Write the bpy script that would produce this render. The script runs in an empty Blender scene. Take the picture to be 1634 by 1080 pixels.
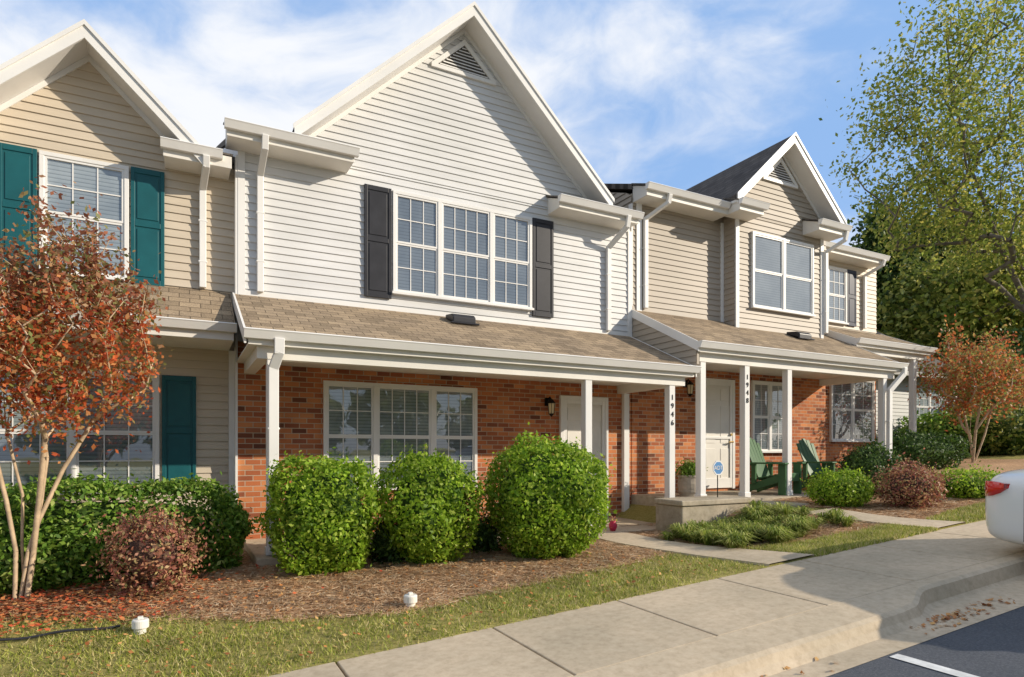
import bpy, math, random
import numpy as np
from mathutils import Vector
rng=np.random.default_rng(7); random.seed(7)
SC=bpy.context.scene; COL=SC.collection
PHI=math.radians(27.97); SP,CP=math.sin(PHI),math.cos(PHI); EYE=1.5
def W(px,py,Y):
    a=(px-817)/1000.0
    dx,dy,dz=SP+a*CP, CP-a*SP,(720-py)/1000.0
    t=Y/dy
    return (dx*t,Y,EYE+dz*t)
def XW(px,Y): return W(px,720,Y)[0]
# ---------------------------------------------------------------- object helpers
def tag(o,label=None,cat=None,group=None,kind=None):
    if label: o['label']=label
    if cat: o['category']=cat
    if group: o['group']=group
    if kind: o['kind']=kind
    return o
WL={}
def thing(name,label,cat,loc=(0,0,0),group=None):
    o=bpy.data.objects.new(name,None); COL.objects.link(o); o.location=loc
    WL[o.name]=Vector(loc)
    return tag(o,label,cat,group)
class MB:
    def __init__(s): s.v=[]; s.f=[]
    def add(s,vs,fs):
        n=len(s.v); s.v+= [tuple(p) for p in vs]; s.f+=[tuple(i+n for i in f) for f in fs]; return s
    def box(s,x0,x1,y0,y1,z0,z1):
        return s.add([(x0,y0,z0),(x1,y0,z0),(x1,y1,z0),(x0,y1,z0),(x0,y0,z1),(x1,y0,z1),(x1,y1,z1),(x0,y1,z1)],
            [(0,3,2,1),(4,5,6,7),(0,1,5,4),(1,2,6,5),(2,3,7,6),(3,0,4,7)])
    def _pr(s,A,B):
        n=len(A)
        return s.add(A+B,[tuple(range(n)),tuple(range(2*n-1,n-1,-1))]+[(i,i+n,(i+1)%n+n,(i+1)%n) for i in range(n)])
    def xz(s,poly,y0,y1): return s._pr([(a,y0,b) for a,b in poly],[(a,y1,b) for a,b in poly])
    def yz(s,poly,x0,x1): return s._pr([(x0,a,b) for a,b in poly],[(x1,a,b) for a,b in poly])
    def xy(s,poly,z0,z1): return s._pr([(a,b,z0) for a,b in poly],[(a,b,z1) for a,b in poly])
    def beam(s,p,q,w,h,up=(0,0,1)):
        p=Vector(p);q=Vector(q);d=(q-p).normalized();u=Vector(up);sd=d.cross(u)
        if sd.length<1e-4: sd=d.cross(Vector((1,0,0)))
        sd.normalize();u=sd.cross(d).normalized();a=sd*w/2;b=u*h/2
        return s.add([p-a-b,p+a-b,p+a+b,p-a+b,q-a-b,q+a-b,q+a+b,q-a+b],[(0,1,2,3),(7,6,5,4),(0,4,5,1),(1,5,6,2),(2,6,7,3),(3,7,4,0)])
    def tube(s,path,rad,n=6,cap=True):
        P=[Vector(p) for p in path]
        if not hasattr(rad,'__len__'): rad=[rad]*len(P)
        vs=[];fs=[]
        u=None
        for i,p in enumerate(P):
            d=(P[min(i+1,len(P)-1)]-P[max(i-1,0)]).normalized()
            if u is None: u=d.cross(Vector((.3,.1,1)) if abs(d.z)<.9 else Vector((1,0,0))).normalized()
            u=(u-d*u.dot(d)).normalized();w=d.cross(u)
            for k in range(n):
                a=2*math.pi*k/n
                vs.append(p+(u*math.cos(a)+w*math.sin(a))*rad[i])
        for i in range(len(P)-1):
            for k in range(n):
                fs.append((i*n+k,i*n+(k+1)%n,(i+1)*n+(k+1)%n,(i+1)*n+k))
        if cap: fs.append(tuple(range(n-1,-1,-1))); fs.append(tuple(range((len(P)-1)*n,len(P)*n)))
        return s.add(vs,fs)
    def lathe(s,prof,c,n=16):
        vs=[];fs=[]
        for r,z in prof:
            for k in range(n):
                a=2*math.pi*k/n; vs.append((c[0]+r*math.cos(a),c[1]+r*math.sin(a),c[2]+z))
        for i in range(len(prof)-1):
            for k in range(n): fs.append((i*n+k,i*n+(k+1)%n,(i+1)*n+(k+1)%n,(i+1)*n+k))
        fs.append(tuple(range(n-1,-1,-1))); fs.append(tuple(range((len(prof)-1)*n,len(prof)*n)))
        return s.add(vs,fs)
    def build(s,name,mat,parent=None,bevel=0,smooth=False,sub=0):
        return mk(name,s.v,s.f,mat,parent,bevel,smooth,sub)
def mk(name,v,f,mat,parent=None,bevel=0,smooth=False,sub=0):
    off=Vector((0,0,0))
    if parent is not None: off=WL[parent.name]
    me=bpy.data.meshes.new(name)
    me.from_pydata([(p[0]-off.x,p[1]-off.y,p[2]-off.z) for p in v],[],f)
    me.validate(); me.update()
    if mat: me.materials.append(mat)
    o=bpy.data.objects.new(name,me); COL.objects.link(o); WL[o.name]=off
    if parent is not None: o.parent=parent
    if smooth:
        for p in me.polygons: p.use_smooth=True
    if bevel:
        m=o.modifiers.new('bevel','BEVEL'); m.width=bevel; m.segments=2; m.limit_method='ANGLE'
    if sub:
        m=o.modifiers.new('sub','SUBSURF'); m.levels=sub; m.render_levels=sub
    return o
def mkq(name,V,mat,parent=None,k=4):
    off=np.array(WL[parent.name]) if parent is not None else np.zeros(3)
    n=len(V); me=bpy.data.meshes.new(name)
    me.vertices.add(n*k); me.vertices.foreach_set('co',(V.reshape(-1,3)-off).astype(np.float32).ravel())
    me.loops.add(n*k); me.loops.foreach_set('vertex_index',np.arange(n*k,dtype=np.int32))
    me.polygons.add(n); me.polygons.foreach_set('loop_start',np.arange(0,n*k,k,dtype=np.int32))
    try: me.polygons.foreach_set('loop_total',np.full(n,k,dtype=np.int32))
    except Exception: pass
    me.update(); me.validate(); me.materials.append(mat)
    o=bpy.data.objects.new(name,me); COL.objects.link(o); WL[o.name]=Vector(off)
    if parent is not None: o.parent=parent
    return o
# ---------------------------------------------------------------- materials
def nt(name):
    m=bpy.data.materials.new(name); m.use_nodes=True; t=m.node_tree
    return m,t,t.nodes['Principled BSDF']
def N(t,typ,**kw):
    n=t.nodes.new(typ)
    for k,v in kw.items(): setattr(n,k,v)
    return n
def posn(t): return N(t,'ShaderNodeNewGeometry').outputs['Position']
def ramp(t,src,stops):
    r=N(t,'ShaderNodeValToRGB'); e=r.color_ramp.elements
    while len(e)<len(stops): e.new(.5)
    for i,(p,c) in enumerate(stops): e[i].position=p; e[i].color=(c[0],c[1],c[2],1)
    t.links.new(src,r.inputs[0]); return r.outputs[0]
def noise(t,sc,detail=4,vec=None,rough=.55):
    n=N(t,'ShaderNodeTexNoise'); n.inputs['Scale'].default_value=sc; n.inputs['Detail'].default_value=detail; n.inputs['Roughness'].default_value=rough
    t.links.new(vec if vec is not None else posn(t),n.inputs['Vector']); return n.outputs['Fac']
def mul(t,a,b,fac=1):
    m=N(t,'ShaderNodeMix'); m.data_type='RGBA'; m.blend_type='MULTIPLY'; m.inputs[0].default_value=fac
    t.links.new(a,m.inputs[6]); t.links.new(b,m.inputs[7]); return m.outputs[2]
def bump(t,src,b,strength=.3,dist=.01):
    n=N(t,'ShaderNodeBump'); n.inputs['Strength'].default_value=strength; n.inputs['Distance'].default_value=dist
    t.links.new(src,n.inputs['Height']); t.links.new(n.outputs[0],b.inputs['Normal'])
def plain(name,c,rough=.6,var=.12,sc=3,bs=0,spec=.3,metal=0):
    m,t,b=nt(name)
    f=noise(t,sc); lo=[max(0,x*(1-var)) for x in c]; hi=[x*(1+var) for x in c]
    t.links.new(ramp(t,f,[(.3,lo),(.7,hi)]),b.inputs['Base Color'])
    b.inputs['Roughness'].default_value=rough; b.inputs['Specular IOR Level'].default_value=spec; b.inputs['Metallic'].default_value=metal
    if bs: bump(t,noise(t,sc*20),b,bs,.01)
    return m
def siding_mat(name,c):
    m,t,b=nt(name)
    p=posn(t); mp=N(t,'ShaderNodeMapping'); mp.inputs['Scale'].default_value=(.7,.7,6); t.links.new(p,mp.inputs[0])
    f=noise(t,1.3,5,mp.outputs[0]); f2=noise(t,.8,3)
    c1=ramp(t,f,[(.3,[x*.92 for x in c]),(.7,[x*1.05 for x in c])]); c2=ramp(t,f2,[(.3,(.9,.9,.88)),(.65,(1,1,1))])
    t.links.new(mul(t,c1,c2),b.inputs['Base Color']); b.inputs['Roughness'].default_value=.5; b.inputs['Specular IOR Level'].default_value=.3
    bump(t,f,b,.15,.01); return m
def brick_mat():
    m,t,b=nt('brick')
    p=posn(t); s=N(t,'ShaderNodeSeparateXYZ'); t.links.new(p,s.inputs[0])
    a=N(t,'ShaderNodeMath'); a.operation='ADD'; t.links.new(s.outputs[0],a.inputs[0]); t.links.new(s.outputs[1],a.inputs[1])
    c=N(t,'ShaderNodeCombineXYZ'); t.links.new(a.outputs[0],c.inputs[0]); t.links.new(s.outputs[2],c.inputs[1])
    br=N(t,'ShaderNodeTexBrick'); t.links.new(c.outputs[0],br.inputs['Vector'])
    br.inputs['Color1'].default_value=(.0,.0,.0,1); br.inputs['Color2'].default_value=(1,1,1,1); br.inputs['Mortar'].default_value=(.5,.5,.5,1)
    br.inputs['Scale'].default_value=1; br.inputs['Mortar Size'].default_value=.006; br.inputs['Mortar Smooth'].default_value=.2
    br.inputs['Brick Width'].default_value=.203; br.inputs['Row Height'].default_value=.073; br.inputs['Bias'].default_value=0
    col=ramp(t,br.outputs['Color'],[(0,(.16,.06,.035)),(.15,(.36,.11,.05)),(.5,(.52,.17,.065)),(.8,(.63,.25,.10)),(1,(.30,.10,.055))])
    mx=N(t,'ShaderNodeMix'); mx.data_type='RGBA'; t.links.new(br.outputs['Fac'],mx.inputs[0]); t.links.new(col,mx.inputs[6]); mx.inputs[7].default_value=(.52,.41,.30,1)
    v=ramp(t,noise(t,2.2,5),[(.3,(.85,.85,.85)),(.7,(1.08,1.08,1.08))])
    t.links.new(mul(t,mx.outputs[2],v),b.inputs['Base Color']); b.inputs['Roughness'].default_value=.85; b.inputs['Specular IOR Level'].default_value=.2
    inv=N(t,'ShaderNodeMath'); inv.operation='SUBTRACT'; inv.inputs[0].default_value=1; t.links.new(br.outputs['Fac'],inv.inputs[1])
    bump(t,inv.outputs[0],b,.6,.008); return m
def shingle_mat(name,c,axis='x'):
    m,t,b=nt(name)
    p=posn(t); s=N(t,'ShaderNodeSeparateXYZ'); t.links.new(p,s.inputs[0])
    cb=N(t,'ShaderNodeCombineXYZ')
    if axis=='x': t.links.new(s.outputs[0],cb.inputs[0]); t.links.new(s.outputs[1],cb.inputs[1])
    else: t.links.new(s.outputs[1],cb.inputs[0]); t.links.new(s.outputs[0],cb.inputs[1])
    br=N(t,'ShaderNodeTexBrick'); t.links.new(cb.outputs[0],br.inputs['Vector'])
    br.inputs['Color1'].default_value=(0,0,0,1); br.inputs['Color2'].default_value=(1,1,1,1); br.inputs['Mortar'].default_value=(0,0,0,1)
    br.inputs['Scale'].default_value=1; br.inputs['Mortar Size'].default_value=.006; br.inputs['Brick Width'].default_value=.24; br.inputs['Row Height'].default_value=.125
    col=ramp(t,br.outputs['Color'],[(0,[x*.75 for x in c]),(.5,c),(1,[x*1.2 for x in c])])
    mx=N(t,'ShaderNodeMix'); mx.data_type='RGBA'; t.links.new(br.outputs['Fac'],mx.inputs[0]); t.links.new(col,mx.inputs[6]); mx.inputs[7].default_value=(c[0]*.42,c[1]*.42,c[2]*.42,1)
    v=ramp(t,noise(t,60,3),[(.3,(.7,.7,.7)),(.7,(1.25,1.25,1.25))]); v2=ramp(t,noise(t,1.6,5),[(.3,(.8,.8,.82)),(.7,(1.12,1.1,1.06))])
    t.links.new(mul(t,mul(t,mx.outputs[2],v),v2),b.inputs['Base Color']); b.inputs['Roughness'].default_value=.9; b.inputs['Specular IOR Level'].default_value=.15
    inv=N(t,'ShaderNodeMath'); inv.operation='SUBTRACT'; inv.inputs[0].default_value=1; t.links.new(br.outputs['Fac'],inv.inputs[1])
    bump(t,inv.outputs[0],b,.6,.008); return m
def leaf_mat(name,stops,trans=.35):
    m,t,b=nt(name)
    g=N(t,'ShaderNodeNewGeometry')
    col=ramp(t,g.outputs['Random Per Island'],stops)
    v=ramp(t,noise(t,3.5,2),[(.3,(.72,.72,.72)),(.7,(1.15,1.15,1.1))]); col=mul(t,col,v)
    t.links.new(col,b.inputs['Base Color']); b.inputs['Roughness'].default_value=.5; b.inputs['Specular IOR Level'].default_value=.25
    tr=N(t,'ShaderNodeBsdfTranslucent'); t.links.new(col,tr.inputs[0]); ms=N(t,'ShaderNodeMixShader'); ms.inputs[0].default_value=trans
    t.links.new(b.outputs[0],ms.inputs[1]); t.links.new(tr.outputs[0],ms.inputs[2]); t.links.new(ms.outputs[0],t.nodes['Material Output'].inputs[0]); return m
def glass_mat():
    m,t,b=nt('window_glass'); t.nodes.remove(b)
    tr=N(t,'ShaderNodeBsdfTransparent'); tr.inputs[0].default_value=(.90,.94,.96,1); gl=N(t,'ShaderNodeBsdfGlossy'); gl.inputs['Roughness'].default_value=.02
    gl.inputs[0].default_value=(.9,.93,.97,1)
    lw=N(t,'ShaderNodeLayerWeight'); lw.inputs[0].default_value=.35
    n=N(t,'ShaderNodeBump'); n.inputs['Strength'].default_value=.10; n.inputs['Distance'].default_value=.05; t.links.new(noise(t,1.5,2),n.inputs['Height']); t.links.new(n.outputs[0],gl.inputs['Normal'])
    pw=N(t,'ShaderNodeMath'); pw.operation='POWER'; pw.inputs[1].default_value=2.2; t.links.new(lw.outputs['Facing'],pw.inputs[0])
    a=N(t,'ShaderNodeMath'); a.operation='MULTIPLY_ADD'; a.inputs[1].default_value=.7; a.inputs[2].default_value=.17; t.links.new(pw.outputs[0],a.inputs[0])
    ms=N(t,'ShaderNodeMixShader'); t.links.new(a.outputs[0],ms.inputs[0]); t.links.new(tr.outputs[0],ms.inputs[1]); t.links.new(gl.outputs[0],ms.inputs[2])
    t.links.new(ms.outputs[0],t.nodes['Material Output'].inputs[0]); return m
def blind_mat(name,c):
    m,t,b=nt(name)
    s=N(t,'ShaderNodeSeparateXYZ'); t.links.new(posn(t),s.inputs[0])
    mm=N(t,'ShaderNodeMath'); mm.operation='MULTIPLY'; mm.inputs[1].default_value=20; t.links.new(s.outputs[2],mm.inputs[0])
    fr=N(t,'ShaderNodeMath'); fr.operation='FRACT'; t.links.new(mm.outputs[0],fr.inputs[0])
    col=ramp(t,fr.outputs[0],[(0,[x*.4 for x in c]),(.25,[x*.9 for x in c]),(.9,c),(1,[x*.5 for x in c])])
    v=ramp(t,noise(t,1.7,3),[(.35,(.6,.64,.68)),(.65,(1,1,1))])
    t.links.new(mul(t,col,v),b.inputs['Base Color']); b.inputs['Roughness'].default_value=.7; return m
def ground_mat(name,stops,sc=9,sc2=1.1,bs=.6,dist=.03,rough=.95):
    m,t,b=nt(name)
    c=ramp(t,noise(t,sc,8,rough=.7),stops); v=ramp(t,noise(t,sc2,4),[(.3,(.8,.81,.8)),(.7,(1.1,1.08,1.06))])
    t.links.new(mul(t,c,v),b.inputs['Base Color']); b.inputs['Roughness'].default_value=rough; b.inputs['Specular IOR Level'].default_value=.15
    bump(t,noise(t,sc*3,6,rough=.7),b,bs,dist); return m
M={}
M['white']=plain('white_paint',(.76,.74,.71),.45,.06,2)
M['trim']=plain('white_trim',(.79,.775,.745),.4,.05,1.5)
M['cream']=plain('cream_paint',(.76,.73,.67),.5,.06,2)
M['sid_w']=siding_mat('white_siding',(.71,.705,.70))
M['sid_b']=siding_mat('beige_siding',(.64,.55,.435))
M['sid_t']=siding_mat('taupe_siding',(.42,.36,.29))
M['sid_g']=siding_mat('grey_siding',(.50,.50,.48))
M['brick']=brick_mat()
M['shin']=shingle_mat('tan_shingles',(.33,.255,.175))
M['shin_d']=shingle_mat('dark_shingles',(.10,.09,.085),'y')
M['shin_g']=shingle_mat('grey_shingles',(.15,.135,.12))
M['glass']=glass_mat(); M['blind']=blind_mat('blinds',(.52,.54,.54)); M['blind_d']=blind_mat('dark_blinds',(.22,.24,.265)); M['blind_m']=blind_mat('mid_blinds',(.29,.31,.325))
M['black']=plain('black_paint',(.03,.03,.035),.4,.2,4)
M['teal']=plain('teal_paint',(.012,.10,.115),.4,.12,4)
M['navy']=plain('navy_paint',(.02,.025,.05),.4,.12,4)
M['metal']=plain('dark_metal',(.02,.018,.015),.4,.2,8,metal=.6)
M['brass']=plain('brass',(.6,.42,.15),.3,.1,8,metal=1)
M['lampglass']=plain('lamp_glass',(.75,.62,.38),.2,.1,8)
M['concrete']=ground_mat('concrete',[(.2,(.40,.32,.225)),(.5,(.56,.46,.335)),(.8,(.66,.56,.42))],14,.9,.15,.006,.85)
M['concrete_d']=ground_mat('weathered_concrete',[(.2,(.26,.22,.16)),(.5,(.43,.37,.28)),(.8,(.53,.47,.37))],12,1.8,.3,.01,.9)
M['asphalt']=ground_mat('asphalt',[(.2,(.055,.062,.075)),(.5,(.10,.108,.125)),(.8,(.18,.185,.20))],60,.8,.5,.006,.85)
M['dark_gap']=plain('dark_gap',(.05,.045,.04),.9)
M['paint']=plain('road_paint',(.72,.72,.70),.6,.2,12)
M['soil']=ground_mat('mulch',[(.2,(.30,.16,.085)),(.5,(.56,.35,.20)),(.8,(.74,.53,.34))],22,1.0,.7,.03)
M['turf']=ground_mat('turf',[(.2,(.17,.17,.04)),(.5,(.36,.32,.10)),(.8,(.54,.44,.20))],25,1.3,.8,.03)
M['bark_l']=plain('pale_bark',(.50,.37,.24),.8,.3,9,.4)
M['bark_d']=plain('dark_bark',(.18,.15,.12),.85,.3,6,.4)
M['green']=leaf_mat('bright_leaves',[(0,(.12,.23,.018)),(.35,(.25,.41,.028)),(.75,(.38,.54,.045)),(1,(.56,.66,.12))],.48)
M['hedge']=leaf_mat('hedge_leaves',[(0,(.07,.16,.022)),(.5,(.18,.33,.042)),(.85,(.30,.46,.07)),(1,(.50,.58,.18))],.4)
M['dkg']=leaf_mat('dark_leaves',[(0,(.02,.045,.012)),(.5,(.06,.12,.025)),(1,(.14,.22,.05))])
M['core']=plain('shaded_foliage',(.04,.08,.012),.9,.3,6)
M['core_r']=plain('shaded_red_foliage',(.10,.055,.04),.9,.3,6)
M['barb']=leaf_mat('barberry_leaves',[(0,(.22,.07,.06)),(.35,(.40,.15,.11)),(.6,(.52,.25,.15)),(.85,(.56,.40,.20)),(1,(.34,.36,.13))])
M['red']=leaf_mat('red_leaves',[(0,(.30,.07,.04)),(.22,(.62,.12,.05)),(.45,(.80,.22,.07)),(.62,(.74,.36,.14)),(.74,(.46,.24,.11)),(.86,(.38,.36,.12)),(1,(.22,.27,.08))],.5)
M['redb']=leaf_mat('brownish_leaves',[(0,(.24,.09,.06)),(.4,(.46,.17,.09)),(.65,(.50,.29,.15)),(.85,(.32,.29,.11)),(1,(.19,.23,.08))],.45)
M['orange']=leaf_mat('orange_leaves',[(0,(.36,.09,.05)),(.3,(.66,.18,.06)),(.5,(.60,.32,.12)),(.7,(.38,.30,.10)),(.85,(.28,.34,.09)),(1,(.17,.27,.06))],.45)
M['ygreen']=leaf_mat('yellow_green_leaves',[(0,(.13,.19,.035)),(.35,(.28,.35,.06)),(.7,(.46,.48,.10)),(1,(.68,.58,.15))],.5)
M['ever']=leaf_mat('evergreen_needles',[(0,(.02,.045,.012)),(.6,(.06,.12,.028)),(1,(.15,.21,.05))],.2)
M['midg']=leaf_mat('mid_green_leaves',[(0,(.07,.11,.025)),(.5,(.20,.25,.05)),(1,(.40,.39,.10))])
M['blade']=leaf_mat('grass_blades',[(0,(.18,.24,.04)),(.35,(.37,.42,.07)),(.6,(.52,.50,.14)),(1,(.70,.58,.32))],.35)
M['liri']=leaf_mat('liriope_blades',[(0,(.14,.22,.03)),(.5,(.34,.42,.07)),(1,(.62,.60,.22))],.35)
M['straw']=leaf_mat('pine_straw',[(0,(.32,.17,.09)),(.4,(.62,.39,.22)),(.8,(.78,.57,.36)),(1,(.86,.72,.52))],.15)
M['redmulch']=leaf_mat('red_mulch',[(0,(.28,.09,.04)),(.5,(.58,.25,.12)),(1,(.74,.46,.26))],.15)
M['fallen']=leaf_mat('fallen_leaf',[(0,(.30,.10,.03)),(.5,(.54,.24,.08)),(1,(.64,.40,.16))],.1)
M['redfall']=leaf_mat('red_fallen_leaf',[(0,(.40,.05,.03)),(.5,(.66,.16,.06)),(1,(.62,.34,.12))],.1)
M['pvc']=plain('white_plastic',(.78,.75,.68),.4,.1,9)
M['chair']=plain('green_plastic',(.05,.13,.05),.45,.12,5)
M['wood']=plain('planter_stone',(.42,.37,.30),.85,.25,9,.3)
M['signblue']=plain('sign_blue',(.10,.26,.52),.4,.05,5)
M['redpot']=plain('red_glaze',(.5,.03,.08),.3,.1,6)
def carpaint():
    m,t,b=nt('car_paint'); b.inputs['Base Color'].default_value=(.76,.77,.77,1); b.inputs['Roughness'].default_value=.25; b.inputs['Coat Weight'].default_value=.7; b.inputs['Coat Roughness'].default_value=.05
    return m
M['car']=carpaint()
def gl(name,c,r=.08):
    m,t,b=nt(name); b.inputs['Base Color'].default_value=(*c,1); b.inputs['Roughness'].default_value=r; b.inputs['Coat Weight'].default_value=.6; return m
M['tail']=gl('red_lens',(.6,.012,.012)); M['carglass']=gl('car_glass',(.02,.022,.025),.04); M['tyre']=plain('tyre_rubber',(.02,.02,.02),.8,.2,8); M['rim']=plain('alloy',(.5,.5,.52),.3,.05,8,metal=.9)
M['lensw']=gl('clear_lens',(.7,.7,.7))
# ---------------------------------------------------------------- terrain
def base(X): return -.09+.064*np.clip(X,-12,26)
HX=[-40,-12,-6,.5,7.0,7.5,12.2,13.2,17,26,60]; HZ=[-.6,-.5,-.1,.20,.29,.58,.72,1.0,1.27,1.85,1.9]
def sm(a,b,x):
    t=np.clip((x-a)/(b-a),0,1); return t*t*(3-2*t)
def g(X,Y):
    h=np.interp(X,HX,HZ); s=sm(4.65,7.4,Y); b=base(X)+.01
    return b*(1-s)+h*s+ .018*np.sin(X*2.1+Y*1.3)*np.sin(Y*2.7-X)*s
def inpoly(P,x,y):
    c=np.zeros(np.shape(x),bool); n=len(P)
    for i in range(n):
        x1,y1=P[i];x2,y2=P[(i+1)%n]
        if y1==y2: continue
        k=((y1>y)!=(y2>y))&(x<(x2-x1)*(y-y1)/(y2-y1)+x1); c^=k
    return c
def patch(name,poly,mat,dz=.004,st=.1,kind='structure',top=g):
    xs=[p[0] for p in poly]; ys=[p[1] for p in poly]
    gx=np.arange(min(xs),max(xs)+st,st); gy=np.arange(min(ys),max(ys)+st,st)
    V=[];cx,cy=np.meshgrid(gx[:-1]+st/2,gy[:-1]+st/2,indexing='ij'); ok=inpoly(poly,cx,cy)
    I,J=np.nonzero(ok)
    def z(x,y): return top(x,y)+dz
    for i,j in zip(I,J):
        x0,x1,y0,y1=gx[i],gx[i+1],gy[j],gy[j+1]
        V.append([(x0,y0,z(x0,y0)),(x1,y0,z(x1,y0)),(x1,y1,z(x1,y1)),(x0,y1,z(x0,y1))])
    o=mkq(name,np.array(V),mat); o['kind']=kind; return o
xs=np.concatenate([np.linspace(-300,-14,8),np.arange(-12,27,.25),np.linspace(30,420,12)])
ys=np.concatenate([np.linspace(-300,-20,6),[-14,0,2,3,4.4,4.5],np.arange(4.6,9.0,.2),np.linspace(9.2,420,14)])
gv=[];gf=[]
for x in xs:
    for y in ys:
        z=base(x)-.28 if y<4.55 else (g(x,y))
        gv.append((x,y,float(z)))
ny=len(ys)
for i in range(len(xs)-1):
    for j in range(ny-1): gf.append((i*ny+j,(i+1)*ny+j,(i+1)*ny+j+1,i*ny+j+1))
o=mk('ground',gv,gf,M['turf'],smooth=True); o['kind']='structure'
XS=[-60,-12]+list(np.arange(-10,26,2.0))+[26,90]
def strip(f0,f1,z0f,z1f,XX=XS):
    v=[];f=[]
    for x in XX: v+=[(x,f0(x),z0f(x)),(x,f1(x),z1f(x))]
    for i in range(len(XX)-1): f.append((2*i,2*i+2,2*i+3,2*i+1))
    return v,f
rv,rf=strip(lambda x:-16,lambda x:2.7,lambda x:base(x)-.16,lambda x:base(x)-.15)
o=mk('road',rv,rf,M['asphalt']); o['kind']='structure'
def yc(x): return 3.02+.2*float(sm(5.3,5.9,x))
KX=sorted(set(XS+[5.0,5.2,5.4,5.5,5.6,5.7,5.8,5.9,6.1]))
def prof(x):
    y=yc(x); b=float(base(x)); low=.03*(1-float(sm(5.0,6.0,x)))
    return [(2.69,b-.146),(y-.10,b-.152),(y-.05,b-.135+low),(y-.02,b-.02-low),(y+.02,b+.002-low),(3.37,b+.004),(3.37,b-.2)]
cv=[];cf=[]
for x in KX: cv+=[(x,a,c) for a,c in prof(x)]
for i in range(len(KX)-1):
    for j in range(6): cf.append((i*7+j,(i+1)*7+j,(i+1)*7+j+1,i*7+j+1))
o=mk('curb',cv,cf,M['concrete']); o['kind']='structure'
mb=MB()
x=1.0-1.26*14
while x<40:
    a,b=x+.009,x+1.26-.009; za,zb=float(base(a)),float(base(b))
    t=[(a,3.385,za),(b,3.385,zb),(b,4.6,zb+.008),(a,4.6,za+.008)]; w=[(p[0],p[1],p[2]-.12) for p in t]
    mb.add(w+t,[(4,5,6,7),(0,1,5,4),(1,2,6,5),(2,3,7,6),(3,0,4,7)])
    x+=1.26
o=mb.build('sidewalk',M['concrete'],bevel=.006); o['kind']='structure'
jv,jf=strip(lambda x:3.3,lambda x:4.59,lambda x:base(x)-.05,lambda x:base(x)-.05)
o=mk('sidewalk_base',jv,jf,M['dark_gap']); o['kind']='structure'
def path(name,L,R,n=14):
    v=[];f=[]
    for i in range(n+1):
        s=i/n*(len(L)-1); k=min(int(s),len(L)-2); u=s-k
        for a in (L,R):
            x=a[k][0]*(1-u)+a[k+1][0]*u; y=a[k][1]*(1-u)+a[k+1][1]*u; z=float(g(x,y))
            v+=[(x,y,z+.025),(x,y,z-.08)]
    for i in range(n):
        q=4*i; f+=[(q,q+4,q+6,q+2),(q+1,q+5,q+4,q),(q+2,q+6,q+7,q+3)]
    o=mk(name,v,f,M['concrete']); o['kind']='structure'; return o
path('path',[(5.55,4.61),(5.32,5.6),(5.12,6.8),(5.1,7.48)],[(6.28,4.61),(5.92,5.6),(5.8,6.8),(5.85,7.48)])
path('path',[(8.75,4.61),(8.55,5.4),(8.3,6.3)],[(9.4,4.61),(9.15,5.4),(9.0,6.3)])
edge=[(-8,6.9),(-1.4,6.75),(.0,6.15),(.6,5.75),(1.73,5.38),(3.3,5.55),(4.3,5.62),(5.25,5.75)]
bed1=edge+[(5.10,6.8),(5.08,8.05),(-8,9.5)]
lawn1=[(-8,4.6)]+[(5.5,4.6),(5.30,5.6)]+edge[::-1]
bed2=[(6.0,5.4),(6.9,5.2),(7.9,5.1),(8.6,5.2),(8.3,6.3),(8.2,8.1),(5.85,8.1),(5.85,6.8)]
lawn2=[(6.3,4.6),(8.73,4.6),(8.58,5.2),(7.9,5.1),(6.9,5.2),(6.0,5.4)]
bed3=[(9.3,5.1),(10.5,5.3),(12,5.4),(14,6.2),(17.5,6.6),(17.5,9),(8.4,8.2),(9.0,6.3)]
for nm,p in (('mulch_bed',bed1),('mulch_bed',bed2),('mulch_bed',bed3)): patch(nm,p,M['soil'],.006,.12)
def scatter(poly,n):
    P=np.array(poly); out=[]
    while sum(len(a) for a in out)<n:
        x=rng.uniform(P[:,0].min(),P[:,0].max(),n*2); y=rng.uniform(P[:,1].min(),P[:,1].max(),n*2)
        k=inpoly(poly,x,y); out.append(np.stack([x[k],y[k]],1))
    return np.concatenate(out)[:n]
def blades(name,label,xy,h,w,mat,lean=.5,zoff=0,cat='grass'):
    n=len(xy); z=g(xy[:,0],xy[:,1])+zoff
    a=rng.uniform(0,2*np.pi,n); H=h*rng.uniform(.5,1.2,n); d=np.stack([np.cos(a),np.sin(a)],1)
    la=rng.uniform(0,2*np.pi,n); l=H*rng.uniform(0,lean,n)
    V=np.zeros((n,3,3)); V[:,0,:2]=xy-d*w/2; V[:,1,:2]=xy+d*w/2; V[:,2,:2]=xy+np.stack([np.cos(la),np.sin(la)],1)*l[:,None]
    V[:,0,2]=z;V[:,1,2]=z;V[:,2,2]=z+H
    o=mkq(name,V,mat,k=3); tag(o,label,cat,kind='stuff'); return o
l1=[(max(p[0],-2.6),p[1]) for p in lawn1]
s=scatter(l1,60000)
cov=.5+.5*np.sin(s[:,0]*1.9+2*np.sin(s[:,1]*3.1))*np.sin(s[:,1]*4.3+1.3*np.sin(s[:,0]*2.7)); keep=(rng.random(len(s))<.10+.85*cov**1.3); s=s[keep]
s[:,1]+=rng.normal(0,.08,len(s)); s=s[s[:,1]>4.57]
blades('lawn_grass','short yellowing autumn grass strip between the mulch bed and the sidewalk in front',s,.042,.010,M['blade'],1.4)
s=scatter(lawn2,15000); s[:,1]+=rng.normal(0,.05,len(s)); s=s[s[:,1]>4.57]
blades('lawn_grass','small wedge of grass between the two concrete paths',s,.05,.012,M['blade'],1.1)
s=scatter([(9.4,4.6),(16,4.6),(16,6.2),(14,6.2),(12,5.4),(10.5,5.3),(9.3,5.1)],20000)
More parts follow.
